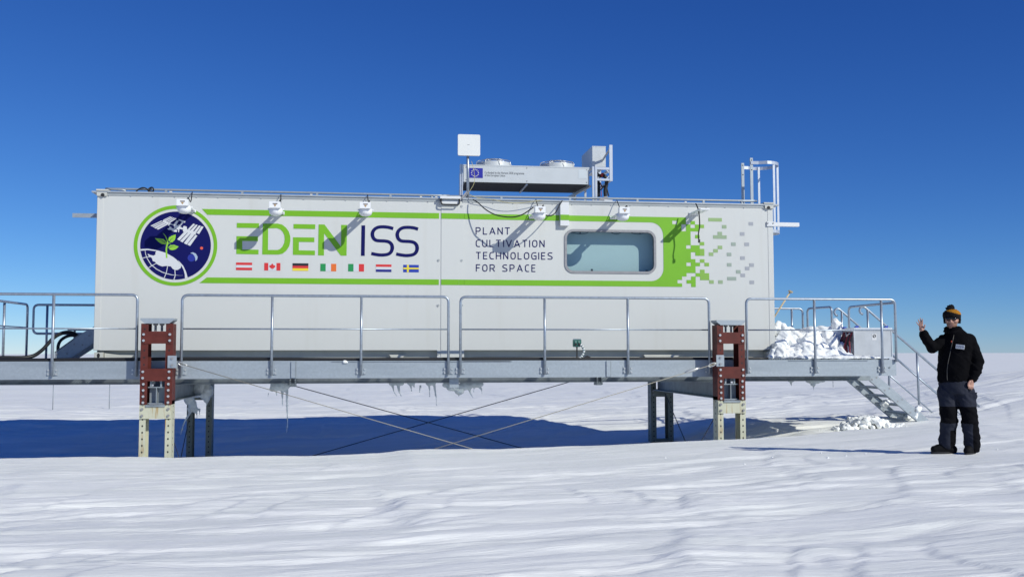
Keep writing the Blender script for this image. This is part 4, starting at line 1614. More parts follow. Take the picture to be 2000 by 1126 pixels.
def rear_loop(label, pts, posts, mid=None, grp='railing sections along rear and ends'):
    c = sum((Vector(p) for p in pts), Vector()) / len(pts)
    t = thing('railing', label, 'railing', (c.x, c.y, DECK), grp)
    b = MB()
    b.tube(fillet(pts, .10, 6), TR, 10)
    b.build('handrail', M_TUBE, t)
    if mid:
        b = MB()
        b.tube(fillet(mid, .08), TM, 8)
        b.build('mid_rail', M_TUBE, t)
    for x, y in posts:
        b = MB()
        rail_post(b, x, y, ZR - .01, DECK - .1)
        b.build('post', M_TUBE, t)
    return t


YRR = YR - .03
zr = P(1576, 602.5, YRR).z
xe = P(1576, 602, YRR).x
xq = P(1567.5, 604, YRR).x
zd = DECK - .1
rear_loop('rear railing section behind snow heap, ending beside the stairs side', [(XR - 2.2, YRR, zd), (XR - 2.2, YRR, zr), (xq, YRR, zr), (xq, YRR, zd)], [(P(1546.5, 620, YRR).x, YRR)], [(XR - 2.2, YRR, zr - .46), (xq, YRR, zr - .46)])
rear_loop('short end railing between rear corner and stair opening', [(xe, YRR - .02, zd), (xe, YRR - .02, zr), (P(1624, 598, 20.43).x, 20.43, zr), (P(1624, 598, 20.43).x, 20.43, zd)], [], [(xe, YRR - .02, zr - .46), (P(1624, 598, 20.43).x, 20.43, zr - .46)])
xl2 = P(66, 597, YRR).x
rear_loop('rear railing section seen left of the containers, with low bent rail', [(-1.5, YRR, zr), (xl2, YRR, zr), (xl2, YRR, P(66, 651, YRR).z), (-1.5, YRR, P(66, 651, YRR).z)], [(P(92, 620, YRR).x, YRR), (-1.6, YRR)])
xl3 = P(54, 597, 21.25).x
rear_loop('end railing at the far left running back along platform end', [(xl3, 21.25, zd), (xl3, 21.25, zr), (PXL + .02, YF + .15, zr), (PXL + .02, YF + .15, zd)], [(P(8, 620, 20.2).x, 20.2)], [(xl3, 21.25, zr - .46), (PXL + .02, YF + .15, zr - .46)])


# ================================================================== pillars
def pillar(label, ux, yf, rear=False):
    """open ladder-frame pillar; front face at yf."""
    x = ux
    g = 'steel pillars carrying the platform'
    yb_ = yf + .26
    t = thing('support_pillar', label, 'pillar', (x, yf + .13, gz(x, yf) - .4), g)
    z = lambda v: P(305, v, Y_POST).z
    zb = gz(x, yf) - .5

    def leg(nm, s, z0, z1, w, m, holes, yoff=0.0):
        b = MB()
        xo, xi = x + s * .252, x + s * (.252 - w)
        b.box(min(xo, xi), max(xo, xi), yf + yoff, yf + yoff + .012, z0, z1)
        b.box(min(xo, xo - s * .012), max(xo, xo - s * .012), yf + yoff + .0125, yb_, z0, z1)
        xo2 = xo - s * .0125
        b.box(min(xo2, xi), max(xo2, xi), yb_ - .012, yb_ - .0005, z0, z1)
        zz = z1 - .09
        while zz > z0 + .05:
            xc = (xo + xi) / 2
            b.add([(xc + .013 * math.cos(a), yf + yoff - .0015, zz + .017 * math.sin(a)) for a in [2 * math.pi * k / 10 for k in range(10)]], [tuple(range(10))], False, 1)
            b.add([(xo + s * .0015, yf + .13 + .013 * math.cos(a), zz + .017 * math.sin(a)) for a in [2 * math.pi * k / 10 for k in range(10)]], [tuple(range(10))], False, 1)
            zz -= holes
        return b.build(nm, [m, M_DARK], t)

    def plate(nm, z0, z1, m, bolts=True, x0=-.25, x1=.25, bm_=1):
        b = MB()
        b.box(x + x0, x + x1, yf - .012, yf - .0005, z0, z1)
        if bolts:
            for sx_ in (-.205, .205):
                for zz in (z0 + .05, z1 - .05):
                    b.cyl((x + sx_, yf - .034, zz), (x + sx_, yf - .012, zz), .021, 8, 1)
        return b.build(nm, [m, M_BOLT if bm_ else M_FRAME], t)
    if not rear:
        for s in (-1, 1):
            leg('upper_leg', s, z(789.5), z(631.5), .115, M_RED, .115)
            leg('lower_leg', s, zb, z(782), .10, M_POST, .105, .0125)
        plate('cross_plate', z(670.6), z(646.6), M_RED)
        plate('cross_plate', z(743.6), z(719.2), M_RED)
        plate('base_plate', z(817), z(792), M_POST, True, bm_=0)
        b = MB()
        zc0, zc1 = z(631.3), z(621)
        b.prism([(x - .262, zc1), (x - .262, zc1 - .03), (x - .19, zc0), (x + .19, zc0), (x + .262, zc1 - .03), (x + .262, zc1)], yf - .02, yb_ + .02)
        b.build('cap', M_GALV, t)
        b = MB()
        for s in (-.05, .05):
            b.cyl((x + s, yf + .12, z(646)), (x + s, yf + .12, z(631)), .02, 8)
            b.cyl((x + s, yf + .12, z(634.5)), (x + s, yf + .12, z(631.4)), .038, 8)
            b.box(x + s - .013, x + s + .013, yf + .118, yf + .122, z(750), z(744))
        b.build('hanger_rod', M_FRAME, t)
        b = MB()
        for s in (-1, 1):
            for v in (749.5, 761.5, 773.5, 785.5):
                b.cyl((x + s * .195, yf - .02, z(v)), (x + s * .195, yf, z(v)), .021, 8)
        b.build('bolt', M_BOLT, t)
        b = MB()
        b.box(x - .15, x + .15, yf - .03, yf + .2, z(794), z(789.8))
        b.build('seat_plate', M_GALVD, t)
    else:
        zt = ZX_B
        for s in (-1, 1):
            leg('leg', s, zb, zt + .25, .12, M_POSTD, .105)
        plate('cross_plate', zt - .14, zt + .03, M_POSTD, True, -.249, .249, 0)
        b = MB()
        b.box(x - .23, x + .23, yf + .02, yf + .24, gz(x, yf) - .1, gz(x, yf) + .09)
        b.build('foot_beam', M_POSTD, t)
    return t


pl = pillar('brown and cream steel pillar at front left under the emblem', FLX, Y_POST)
pr = pillar('brown and cream steel pillar at front right below the pixel pattern', FRX, Y_POST)
pillar('dark grey pillar at rear left behind hanging ice', P(389.5, 800, 21.6).x, 21.6, True)
pillar('dark grey pillar at rear right with row of bright holes', P(1293.5, 800, 21.6).x, 21.6, True)

# wire braces
def wire(label, pts, r, m, shackle=None, grp='brace wires crossing under the platform'):
    b = MB()
    b.tube(pts, r, 6)
    if not shackle:
        return tag(b.build('brace_wire', m, None, Vector(pts[0])), label, 'wire', grp)
    t = thing('brace_wire', label, 'wire', Vector(pts[0]), grp)
    b.build('wire', m, t)
    if shackle:
        x, z, s = shackle
        b = MB()
        b.prism([(x - .07, z - .10), (x + .07, z - .10), (x + .07, z + .10), (x - .07, z + .10)], Y_POST - .032, Y_POST - .02)
        for zz in (-.055, .055):
            b.cyl((x, Y_POST - .05, z + zz), (x, Y_POST - .032, z + zz), .02, 6, 1)
        b.build('bracket_plate', [M_GALV, M_FRAME], t)
        b = MB()
        e = Vector(pts[0])
        d = (Vector(pts[1]) - e).normalized()
        b.tube([e + d * (.09 + .07 * math.cos(a)) + Vector((0, 0, 1)) * .028 * math.sin(a) for a in [2 * math.pi * k / 16 for k in range(16)]], .009, 6, True)
        b.build('shackle', M_BOLT, t)
    return t


yw_ = Y_POST - .035
b0, b1 = P(333, 705, yw_), P(1405, 705, yw_)


def to_ground(p, q, y1):
    """extend p->q (pixels on plane) until it is in the snow."""
    d = (q - p)
    s = 1.0
    while (p + d * s).z > gz((p + d * s).x, (p + d * s).y) - .15 and s < 3:
        s += .02
    return p + d * s


w1 = to_ground(P(346, 708, yw_), P(930, 878, yw_), yw_)
w2 = to_ground(P(1400, 709, yw_), P(842, 878, yw_), yw_)
wire('pale wire from bracket on front left pillar down to the right', [P(346, 708, yw_), w1], .0062, M_WIRE, (P(336, 706, yw_).x, P(336, 706, yw_).z, 1))
t = wire('pale wire with turnbuckle from front right pillar down to the left', [P(1400, 709, yw_), w2], .0062, M_WIRE, (P(1407, 704, yw_).x, P(1407, 704, yw_).z, -1))
d = (w2 - P(1400, 709, yw_)).normalized()
b = MB()
q = P(1352, 722.5, yw_)
b.tube([q - d * .14, q - d * .08, q + d * .08, q + d * .14], [.010, .026, .026, .010], 8)
b.build('turnbuckle', M_BOLT, t)
yw_ = 21.65
wire('dark wire of the rear brace sloping down to the right', [P(410, 708, yw_), to_ground(P(570, 747, yw_), P(1030, 877, yw_), yw_)], .0085, M_WIRED)
wire('dark wire of the rear brace sloping down to the left', [P(1280, 697, yw_), to_ground(P(1110, 751, yw_), P(600, 893, yw_), yw_)], .0085, M_WIRED)
g2 = 'side wires beside the pillars'
wire('dark wire from rear left pillar into the snow', [P(377, 780, 21.5), to_ground(P(372, 805, 21.0), P(353, 895, 19.5), 0)], .009, M_WIRED, None, g2)
wire('dark wire from rear right pillar down to the right', [P(1299, 768, 21.5), to_ground(P(1315, 800, 21.0), P(1340, 862, 19.5), 0)], .009, M_WIRED, None, g2)
wire('thin grey wire left of the front right pillar', [P(1401, 805, 17.4), to_ground(P(1399, 812, 17.6), P(1371, 860, 19.0), 0)], .008, M_WIRED, None, g2)
wire('thin grey wire right of the front left pillar', [P(334, 845, 17.4), to_ground(P(336, 855, 17.5), P(349, 893, 18.8), 0)], .006, M_WIRED, None, g2)

# ================================================================== stairs
YS0, YS1 = 19.3, 20.4
t = thing('staircase', 'galvanised open tread staircase going down from platform into the snow', 'stairs', (P(1760, 800, YS0).x, 19.85, P(1820, 826, YS0).z))
dz = Vector((P(1820, 826, YS0).x - P(1712, 733, YS0).x, 0, P(1820, 826, YS0).z - P(1712, 733, YS0).z))
su = dz.normalized()
sn = Vector((-su.z, 0, su.x))
top = P(1705, 735, YS0)
top.z += .12
top.x -= .17
bot = P(1815, 826, YS0) + su * .5 - Vector((.07, 0, 0))
for y in (YS0, YS1):
    b = MB()
    A, B_ = Vector((top.x, y, top.z)), Vector((bot.x, y, bot.z))
    b.bar(A, B_, .012, .18, (0, 0, 1))
    for s in (1, -1):
        b.bar(A + sn * s * .084 + Vector((0, .03 if y == YS0 else -.03, 0)), B_ + sn * s * .084 + Vector((0, .03 if y == YS0 else -.03, 0)), .048, .012, (0, 0, 1))
    L = (B_ - A).length
    for k in range(6):
        c = A + (B_ - A) * ((k + .7) / 6.2)
        for s in (-.04, .05):
            q = c + sn * s + su * (s * .6)
            b.cyl((q.x, y - .012, q.z), (q.x, y - .006, q.z), .016, 6, 1)
    b.build('stringer', [M_GALV, M_FRAME], t)
for k, v in enumerate((740, 756, 773, 790, 807, 824)):
    s_ = (v - 733) / 93.0
    c = P(1712, 733, YS0).lerp(P(1820, 826, YS0), s_)
    b = MB()
    xc = c.x - .10
    b.box(xc - .12, xc + .12, YS0 + .06, YS1 - .06, c.z - .03, c.z - .0, 1)
    for q in range(6):
        x = xc - .12 + q * .043
        b.box(x, x + .02, YS0 + .05, YS1 - .05, c.z + .0005, c.z + .008)
    b.build('tread', [M_GALV, M_GALVD], t)


def hand(y, u_cut, nm):
    """stair handrail with curled top, parallel to the stringers."""
    s = P(1690, 600.5, YS0) if y == YS0 else P(1640, 604, YS1)
    s = Vector((s.x, y, s.z))
    e = Vector((s.x, y, s.z)) + su * 3.15
    b = MB()
    r = .075
    c = s - sn * r
    curl = []
    for k in range(9):
        a = math.radians(215 - 215 * k / 8)
        curl.append(c + sn * (r * math.cos(a)) - su * (r * math.sin(a)))
    b.tube(curl + [e], TR, 10)
    b.build('stair_handrail', M_TUBE, t)
    b = MB()
    o = Vector((0, 0, -.5))
    b.tube([s + su * .35 + o, e + o], TM + .003, 8)
    b.build('stair_mid_rail', M_TUBE, t)
    for f in (.06, 1.42):
        p = s + su * f
        b = MB()
        b.cyl(p, Vector((p.x, y - .03 if y == YS0 else y + .03, p.z - 1.06)), TR, 10)
        b.build('stair_post', M_TUBE, t)


hand(YS0, 0, '')
hand(YS1, 0, '')

# ================================================================== things on and under the platform
def displace(o, amp, scale, seed=0):
    """rough the vertices along their normals with 3-D-ish noise."""
    me = o.data
    n = len(me.vertices)
    co = np.empty(n * 3)
    me.vertices.foreach_get('co', co)
    co = co.reshape(-1, 3)
    no = np.empty(n * 3)
    me.vertices.foreach_get('normal', no)
    no = no.reshape(-1, 3)
    d = fbm(co[:, 0] * scale + co[:, 2] * scale * .7, co[:, 1] * scale - co[:, 2] * scale * .9, 4, seed)
    d = np.abs(d) * .9 + .3 * d
    co += no * (d * amp)[:, None]
    me.vertices.foreach_set('co', co.reshape(-1))
    me.update()


def lumps(name, label, cat, chunks, m, voxel=.028, amp=.05, sc=5, seed=3, flat_z=None, blocky=True):
    b = MB()
    rq = random.Random(seed)
    for k_, (c, r, sq) in enumerate(chunks):
        if blocky and k_ % 5 < 3 and sq[2] > .2:
            e1 = Vector((rq.gauss(0, 1), rq.gauss(0, 1), rq.gauss(0, .6))).normalized()
            e2 = e1.orthogonal().normalized()
            e2 = (e2 + e1.cross(e2) * rq.uniform(-1, 1)).normalized()
            e3 = e1.cross(e2)
            b.obox(c, e1 * r * rq.uniform(.7, 1.05), e2 * r * rq.uniform(.55, .9), e3 * r * rq.uniform(.4, .75))
        else:
            b.sphere(c, r, 14, 0, sq)
    c0 = sum((Vector(c) for c, r, s in chunks), Vector()) / len(chunks)
    base = Vector((c0.x, c0.y, flat_z if flat_z is not None else c0.z))
    o = b.build(name, m, None, base)
    melt(o, voxel, 2, .4)
    displace(o, amp, sc, seed)
    displace(o, amp * .35, sc * 3.2, seed + 50)
    sm_ = o.modifiers.new('soften', 'SMOOTH')
    sm_.iterations, sm_.factor = 3, .5
    apply_mods(o)
    tag(o, label, cat)
    return o


rnd = random.Random(11)
# heap of snow on the deck
prof = [(1506, 690), (1516, 634), (1528, 632), (1540, 637), (1555, 642), (1575, 639), (1600, 638), (1620, 640), (1632, 640), (1645, 655), (1652, 690)]


def top_v(u):
    for (a, va), (c, vc) in zip(prof, prof[1:]):
        if a <= u <= c:
            return va + (vc - va) * (u - a) / (c - a)
    return 690


ch = []
for i in range(230):
    y = 18.05 + rnd.random() ** 1.3 * 1.9
    u = rnd.uniform(1508, 1650)
    f = min(1, (y - 18.0) / .8)
    vt_ = top_v(u) + 8
    v = 699 - (699 - vt_) * (f ** .7) * rnd.uniform(.3, 1.0)
    p = P(u, v, y)
    if p.x < XR + .12 and y > YW - .12:
        p.x = XR + .12
    r = rnd.uniform(.07, .2) * (.75 + .4 * f)
    p.z = max(DECK + r * .3, p.z - r * .45)
    ch.append((p, r, (rnd.uniform(.8, 1.3), rnd.uniform(.8, 1.2), rnd.uniform(.65, 1.0))))
for u, v, r_ in ((1631, 627, .05), (1632, 632, .06), (1634, 638, .085), (1635, 648, .10), (1519, 639, .09), (1527, 642, .10), (1515, 646, .11), (1534, 646, .1)):
    p = P(u, v, 18.75)
    ch.append((p, r_, (.85, .9, 1.2)))
for i in range(60):
    u = rnd.uniform(1502, 1660)
    p = P(u, 697, rnd.uniform(17.95, 18.2))
    if p.x < XR + .05:
        p.y = min(p.y, YW - .1)
    p.z = DECK + .03
    ch.append((p, rnd.uniform(.03, .09), (1, 1, .8)))
for ix in range(8):  # thin snow sheet, added to stop sun passing through the grating below
    for iy in range(18):
        ch.append((Vector((XR + .18 + ix * .19, 17.62 + iy * .21, DECK + .012)), rnd.uniform(.15, .2), (1, 1, .13)))
lumps('snow_heap', 'big lumpy heap of shovelled snow on deck beside right container end', 'snow heap', ch, M_SNOWB, .016, .03, 5.0, 3, DECK)

# debris snow by the stair foot
ch = []
for i in range(260):
    u = rnd.gauss(1690, 34)
    if not 1612 < u < 1765:
        continue
    y = rnd.uniform(18.2, 19.1)
    x = P(u, 830, y).x
    g = gz(x, y)
    hgt = .20 * math.exp(-((u - 1685) / 42) ** 2) * rnd.random()
    r = rnd.uniform(.015, .085) * math.exp(-((u - 1690) / 85) ** 2)
    ch.append(((x, y, g + hgt + r * .2), r, (1, 1, .8)))
lumps('snow_rubble', 'low pile of broken snow lumps at the foot of the stairs', 'snow heap', ch, M_SNOWB, .012, .02, 11, 5)
for nm, uvy, r in (('snow_clump', [(1733, 786, 20.0), (1729, 788, 19.8)], .07), ('snow_clump', [(1790, 803, 19.32), (1795, 797, 19.32), (1788, 812, 19.33)], .06), ('snow_clump', [(1757, 812, 19.9), (1770, 817, 19.8), (1780, 822, 19.6)], .08)):
    lumps(nm, {.07: 'small snow clump lying on a middle stair tread', .06: 'snow patch stuck on the near stair stringer', .08: 'snow clump covering the lowest stair treads'}[r], 'snow clump', [(P(u, v, y), r * rnd.uniform(.8, 1.1), (1.1, .8, .8)) for u, v, y in uvy], M_SNOWB, .02, .035, 9, 8)

# loose crumbs of snow lying about
b = MB()
cc_ = P(1688, 846, 18.5)
for (x0_, y0_, sx_, sy_, n_) in ((cc_.x, 18.1, .85, .35, 90), (cc_.x - 1.6, 17.3, .8, .3, 25), (11.6, 18.6, 1.2, .9, 40), (7.2, 13.4, 1.3, .6, 16)):
    px_ = np.array([rnd.gauss(x0_, sx_) for _ in range(n_)])
    py_ = np.array([rnd.gauss(y0_, sy_) for _ in range(n_)])
    pz_ = ground_h(px_, py_)
    for x, y, z in zip(px_, py_, pz_):
        r = rnd.uniform(.004, .016)
        b.sphere((x, y, z + r * .2), r, 6, 0, (rnd.uniform(.8, 1.7), rnd.uniform(.8, 1.4), rnd.uniform(.5, .9)))
tag(b.build('snow_crumbs', M_SNOWB, None, (7, 16, gz(7, 16))), 'loose crumbs of snow scattered on the ground by the stairs', 'snow', None, 'stuff')

# aluminium case
yb0, yb1 = 18.15, 18.63
x0, z1 = XZ(1668, 639.5, yb0)
x1, _ = XZ(1741, 640, yb0)
t = thing('storage_case', 'aluminium transport case with round sticker standing on deck by the stairs', 'case', ((x0 + x1) / 2, (yb0 + yb1) / 2, DECK))
b = MB()
b.box(x0, x1, yb0, yb1, DECK + .012, z1 - .05)
b.build('case_body', M_BOX, t)
b = MB()
b.box(x0 - .012, x1 + .012, yb0 - .012, yb1 + .012, z1 - .0495, z1)
b.box(x0 - .006, x1 + .006, yb0 - .006, yb1 + .006, DECK + .001, DECK + .03)
for xx in (x0, x1):
    for yy_ in (yb0, yb1):
        b.box(xx - .009, xx + .009, yy_ - .009, yy_ + .009, DECK + .03, z1 - .05)
b.build('case_edge', M_ALU, t)
b = MB()
for f in (.14, .93):
    xx = x0 + (x1 - x0) * f - .05
    b.obox((xx, yb0 + .02, z1 + .011), (.03, 0, 0), (0, .025, 0), (0, 0, .012))
    b.cyl((xx - .02, yb0 + .02, z1 + .022), (xx + .045, yb0 + .02, z1 + .028), .012, 8)
b.obox((x0 + .0, yb1 - .06, z1 + .01), (.04, 0, 0), (0, .03, 0), (0, 0, .015))
b.build('clip', M_BLUE, t)
b = MB()
q = P(1707.5, 657.5, yb0)
b.box(q.x - .046, q.x + .046, yb0 - .003, yb0 - .0005, q.z - .06, q.z + .06)
b.add([(q.x + .034 * math.cos(a), yb0 - .0045, q.z + .016 + .034 * math.sin(a)) for a in [2 * math.pi * k / 20 for k in range(20)]], [tuple(range(20))], False, 1)
b.add([(q.x - .006 + .016 * math.cos(a), yb0 - .006, q.z + .026 + .010 * math.sin(a)) for a in [2 * math.pi * k / 12 for k in range(12)]], [tuple(range(12))], False, 0)
b.add([(q.x + .008 + .012 * math.cos(a), yb0 - .006, q.z + .004 + .009 * math.sin(a)) for a in [2 * math.pi * k / 12 for k in range(12)]], [tuple(range(12))], False, 0)
b.build('round_sticker', [M_DECALWHITE, M_BLACK], t)
b = MB()
for i in range(13):
    y = yb0 + .06 + rnd.random() * .34
    xa_ = x0 - .02 - rnd.random() * .03
    b.tube(catmull([(xa_ + .02, y, z1 - .08), (xa_ - .03, y + rnd.uniform(-.03, .03), z1 - .22), (xa_ - .05 - rnd.random() * .05, y + rnd.uniform(-.05, .05), z1 - .38), (xa_ - .03 - rnd.random() * .05, y, DECK + .03)], 4), rnd.uniform(.009, .02), 6, False, 0 if i % 3 else 1)
b.tube([(x0 - .03, yb0 + .1, z1 - .10), (x0 - .06, yb0 + .18, z1 - .16), (x0 - .03, yb0 + .26, z1 - .1)], .018, 6, False, 2)
tag(b.build('strap_bundle', [M_STRAP, M_BLACK, M_BOLT], None, (x0 - .03, yb0 + .2, DECK)), 'dark red straps hanging down the left side of the metal case', 'strap')

# broom handle in the snow
b = MB()
a_, c_ = P(1514, 616, 19.2), P(1543.5, 570, 19.0)
d_ = (c_ - a_).normalized()
b.tube([a_ - d_ * .6, c_], .017, 8)
b.obox(c_ + d_ * .01, d_ * .014, Vector((0, .035, 0)), d_.cross(Vector((0, 1, 0))) * .04)
tag(b.build('shovel', M_WOOD, None, a_ - d_ * .6), 'shovel with pale wooden handle standing tilted in snow heap', 'shovel')

# long black cable along the deck edge
b = MB()
pts = []
for u in range(-60, 1506, 52):
    v = 700.5 + .8 * math.sin(u / 90) + 3.0 * math.exp(-((u - 30) / 60) ** 2) + (1.6 * math.exp(-((u - 795) / 40) ** 2))
    p = P(u, v, YF + .05)
    p.z = max(p.z, ZF_T + .024)
    pts.append(p)
b.tube(catmull(pts, 3), .027, 8)
pts2 = [q + Vector((0, .075, .008 * math.sin(i * 1.7))) for i, q in enumerate(pts)]
b.tube(catmull(pts2, 3), .022, 8)
tag(b.build('power_cable', M_BLACK, None, pts[15]), 'thick black cable lying along the whole front deck edge', 'cable')
b = MB()
for u, v, r in ((673.5, 706, .035), (677, 707, .02)):
    p = P(u, v, YF + .0)
    b.sphere((p.x, YF - .015, p.z), r, 8, 0, (1.2, .6, .8))
tag(b.build('snow_clump', M_SNOWB, None, P(674, 706, YF)), 'tiny snow lump stuck on front beam between two railing posts', 'snow clump')

# green socket box with striped hose
ys_ = YF + .10
x0, z1 = XZ(1119.5, 662.8, ys_)
x1, z0 = XZ(1134.8, 676.2, ys_)
t = thing('socket_box', 'small dark green socket box on a thin post at deck edge', 'socket', ((x0 + x1) / 2, ys_, DECK))
b = MB()
b.box(x0, x1, ys_ - .03, ys_ + .05, z0, z1)
for fx, fz in ((.28, .68), (.72, .68), (.28, .3), (.72, .3)):
    cx_, cz_ = x0 + (x1 - x0) * fx, z0 + (z1 - z0) * fz
    b.cyl((cx_, ys_ - .045, cz_), (cx_, ys_ - .03, cz_), .022, 10, 1 if fz > .5 else 2)
b.build('socket', [M_GREENBOX, mat('socket_lid_grey', (.10, .20, .17), .4), M_DARK], t)
b = MB()
b.box(x0 + .01, x1 + .012, ys_ + .05, ys_ + .06, z0 - .01, z1 + .014)
b.build('back_plate', M_WHITEP, t)
b = MB()
b.bar(((x0 + x1) / 2, ys_ + .02, DECK), ((x0 + x1) / 2, ys_ + .02, z0), .022, .022, (0, 1, 0))
b.build('thin_post', M_BLACK, t)
b = MB()
pts = catmull([P(1134, 672, ys_ - .03), P(1138.5, 678, ys_ - .04), P(1140.5, 686, ys_ - .04), P(1137, 694, ys_ - .04), P(1132, 699.5, ys_ - .05)], 5)
for i in range(len(pts) - 1):
    b.tube([pts[i], pts[i + 1] + (pts[i + 1] - pts[i]) * .05], .021, 8, False, 1 if i % 3 == 2 else 0)
tag(b.build('striped_hose', [M_WHITEP, M_GREENBOX], None, pts[-1]), 'short white and green striped hose curling down from the socket box', 'hose')
b = MB()
for k in range(5):
    p = P(1143 + k * 2.2, 698.5 - 2.2 * math.sin(k / 4 * math.pi), YF + .05)
    b.sphere(p, .026, 8, 0, (1, 1, .9))
tag(b.build('cable_knot', M_BLACK, None, P(1147, 698, YF + .05)), 'small black cable knot right of the striped hose', 'cable')

# cable tray and hoses at the left end
yt = 19.55
t = thing('cable_tray', 'inclined galvanised tray leading from deck into the left container end', 'cable tray', (P(150, 690, yt).x, yt + .3, DECK))
poly = [XZ(u, v, yt) for u, v in ((106.5, 699), (106.5, 688), (160, 650), (205, 626), (205, 655), (137, 699))]
b = MB()
b.prism(poly, yt + .55, yt + .562)
b.build('tray_side', M_GALV, t)
b = MB()
b.prism(poly, yt, yt + .012)
pa, pb = P(106.5, 688, yt), P(205, 622, yt)
b.bar((pa.x, yt + .03, pa.z), (P(160, 650, yt).x, yt + .03, P(160, 650, yt).z), .06, .02)
for u, v in ((112, 691), (131, 690), (145, 672), (161, 673), (174, 655)):
    q = P(u, v, yt)
    b.cyl((q.x, yt - .01, q.z), (q.x, yt, q.z), .016, 6, 1)
b.build('tray_side', [M_GALV, M_FRAME], t)
b = MB()
qa, qb = P(135, 641, yt + .4), P(215, 638.5, yt + .4)
b.box(qa.x, qb.x, yt + .3, yt + .7, qa.z - .035, qa.z)
b.box(qb.x - .04, qb.x, yt + .3, yt + .7, DECK, qa.z - .036)
b.box(qa.x + .02, qa.x + .05, yt + .62, yt + .66, DECK, qa.z - .036)
b.build('tray_top', M_GALV, t)
b = MB()
b.tube(catmull([P(-80, 700, 18.6), P(0, 698, 18.7), P(55, 697, 18.8), P(80, 685, 19.0), P(104, 660, 19.3), P(122, 650, 19.5), P(140, 649, 19.7), P(156, 657, 19.85), P(185, 660, 20.0)], 6), .034, 8)
b.tube(catmull([P(114, 694, 19.75), P(113.5, 676, 19.7), P(119, 664, 19.75), P(132, 656, 19.8), P(146, 655, 19.85), P(165, 662, 19.95), P(190, 668, 20.0)], 6), .03, 8)
tag(b.build('supply_hose', M_BLACK, None, P(55, 697, 18.8)), 'two thick black hoses arching over the inclined tray', 'hose')

# ------------------------------------------------------------------ ice
def icicles(label, mass, spikes, y, seed, extra=None):
    b = MB()
    for (u, v, r, sq) in mass:
        b.sphere(P(u, v - (4 if sq[2] < .7 else 0), y), r, 12, 0, (sq[0], sq[1], sq[2] * (1.7 if sq[2] < .7 else 1)))
    for pts, r0 in spikes:
        q = catmull([P(u, v, y) for u, v in pts], 3)
        b.tube(q, [max(.006, r0 * (1 - .85 * i / (len(q) - 1))) for i in range(len(q))], 7)
    o = b.build('ice_formation', M_ICE, None, P(mass[0][0], mass[0][1], y))
    melt(o, .011, 2, .4)
    displace(o, .012, 9, seed)
    tag(o, label, 'ice', 'ice hanging under the platform')


icicles('large grey ice mass hanging beside the front left pillar', [(352, 757, .14, (1.2, .8, .5)), (365, 762, .17, (1, .8, .8)), (385, 760, .2, (1.2, .8, .6)), (402, 763, .16, (.9, .8, 1.1)), (404, 776, .08, (.8, .8, 1.3)), (369, 776, .13, (.8, .7, 1.1)), (376, 790, .10, (.8, .6, 1.2)), (381, 800, .06, (.9, .6, 1))],
        [([(405, 780), (403, 792)], .035), ([(376, 798), (371, 806), (361, 822), (356, 836), (352.5, 850)], .03), ([(368, 795), (369, 812)], .02), ([(384, 800), (385, 817)], .02), ([(389, 798), (390, 810)], .018), ([(371, 800), (366, 815)], .02)], 20.7, 2)
icicles('triangular ice patch with one very long icicle under left half', [(548, 756, .13, (1.4, .6, .45)), (540, 758, .09, (1.2, .6, .5)), (556, 760, .06, (1, .6, .8)), (532, 762, .05, (1, .6, .6))],
        [([(560, 757), (560.5, 775), (561, 800), (561.5, 822), (560, 845)], .026), ([(551, 760), (551.5, 775), (552, 793)], .026), ([(525, 766), (523, 775)], .012), ([(540, 762), (540, 772)], .012)], YW + .3, 3)
icicles('row of four short curved icicles under the middle of platform', [(780, 752.5, .06, (1.5, .5, .4)), (768, 752.5, .05, (1.5, .5, .4)), (803, 752.5, .05, (1.5, .5, .4))],
        [([(767, 751), (769, 763), (775, 773)], .022), ([(778, 751), (780, 765), (784, 773)], .026), ([(802, 751), (804, 763)], .026), ([(808, 751), (809, 758)], .016)], YW + .3, 4)
icicles('two thin icicles just left of the platform joint', [(842, 752, .06, (1.6, .5, .4))], [([(838, 751), (839, 764), (839, 775)], .018), ([(848, 751), (850, 765), (852, 778), (853, 792)], .022), ([(820, 751), (820, 766)], .008), ([(822, 751), (822, 757)], .010)], YW + .3, 5)
icicles('grey ice patch with hooked icicles around the platform joint', [(885, 758, .10, (1.4, .6, .5)), (897, 763, .09, (1, .6, .8)), (910, 757, .10, (1.4, .6, .45)), (930, 754, .09, (1.6, .6, .4)), (872, 755, .06, (1.3, .6, .5))],
        [([(896, 764), (896, 774)], .03), ([(917, 758), (919, 768), (925, 777)], .024), ([(935, 753), (940, 760), (942, 769)], .026), ([(926, 756), (925, 765)], .012)], YW + .3, 6)
icicles('faint thin ice patch under the right platform end', [(1590, 747, .10, (1.8, .6, .35)), (1588, 752, .06, (1, .6, .6)), (1545, 746, .06, (1.3, .6, .4)), (1605, 747, .06, (1.3, .6, .3))],
        [([(1589, 752), (1589, 762)], .018), ([(1545, 747), (1546, 753)], .018), ([(1627, 744), (1627, 756)], .008)], YW + .6, 7)

# thin marker poles far behind
for u, lab in ((103.5, 'thin marker pole in the snow far behind left railing post'), (214, 'thin marker pole in the snow far behind left pillar gap')):
    p = P(u, 780 if u < 150 else 769, 31.0)
    g = gz(p.x, 31.0)
    b = MB()
    b.cyl((p.x, 31.0, g - .1), (p.x, 31.0, g + .75), .011, 6)
    tag(b.build('marker_pole', M_GALVD, None, (p.x, 31.0, g)), lab, 'pole', 'marker poles behind the platform')

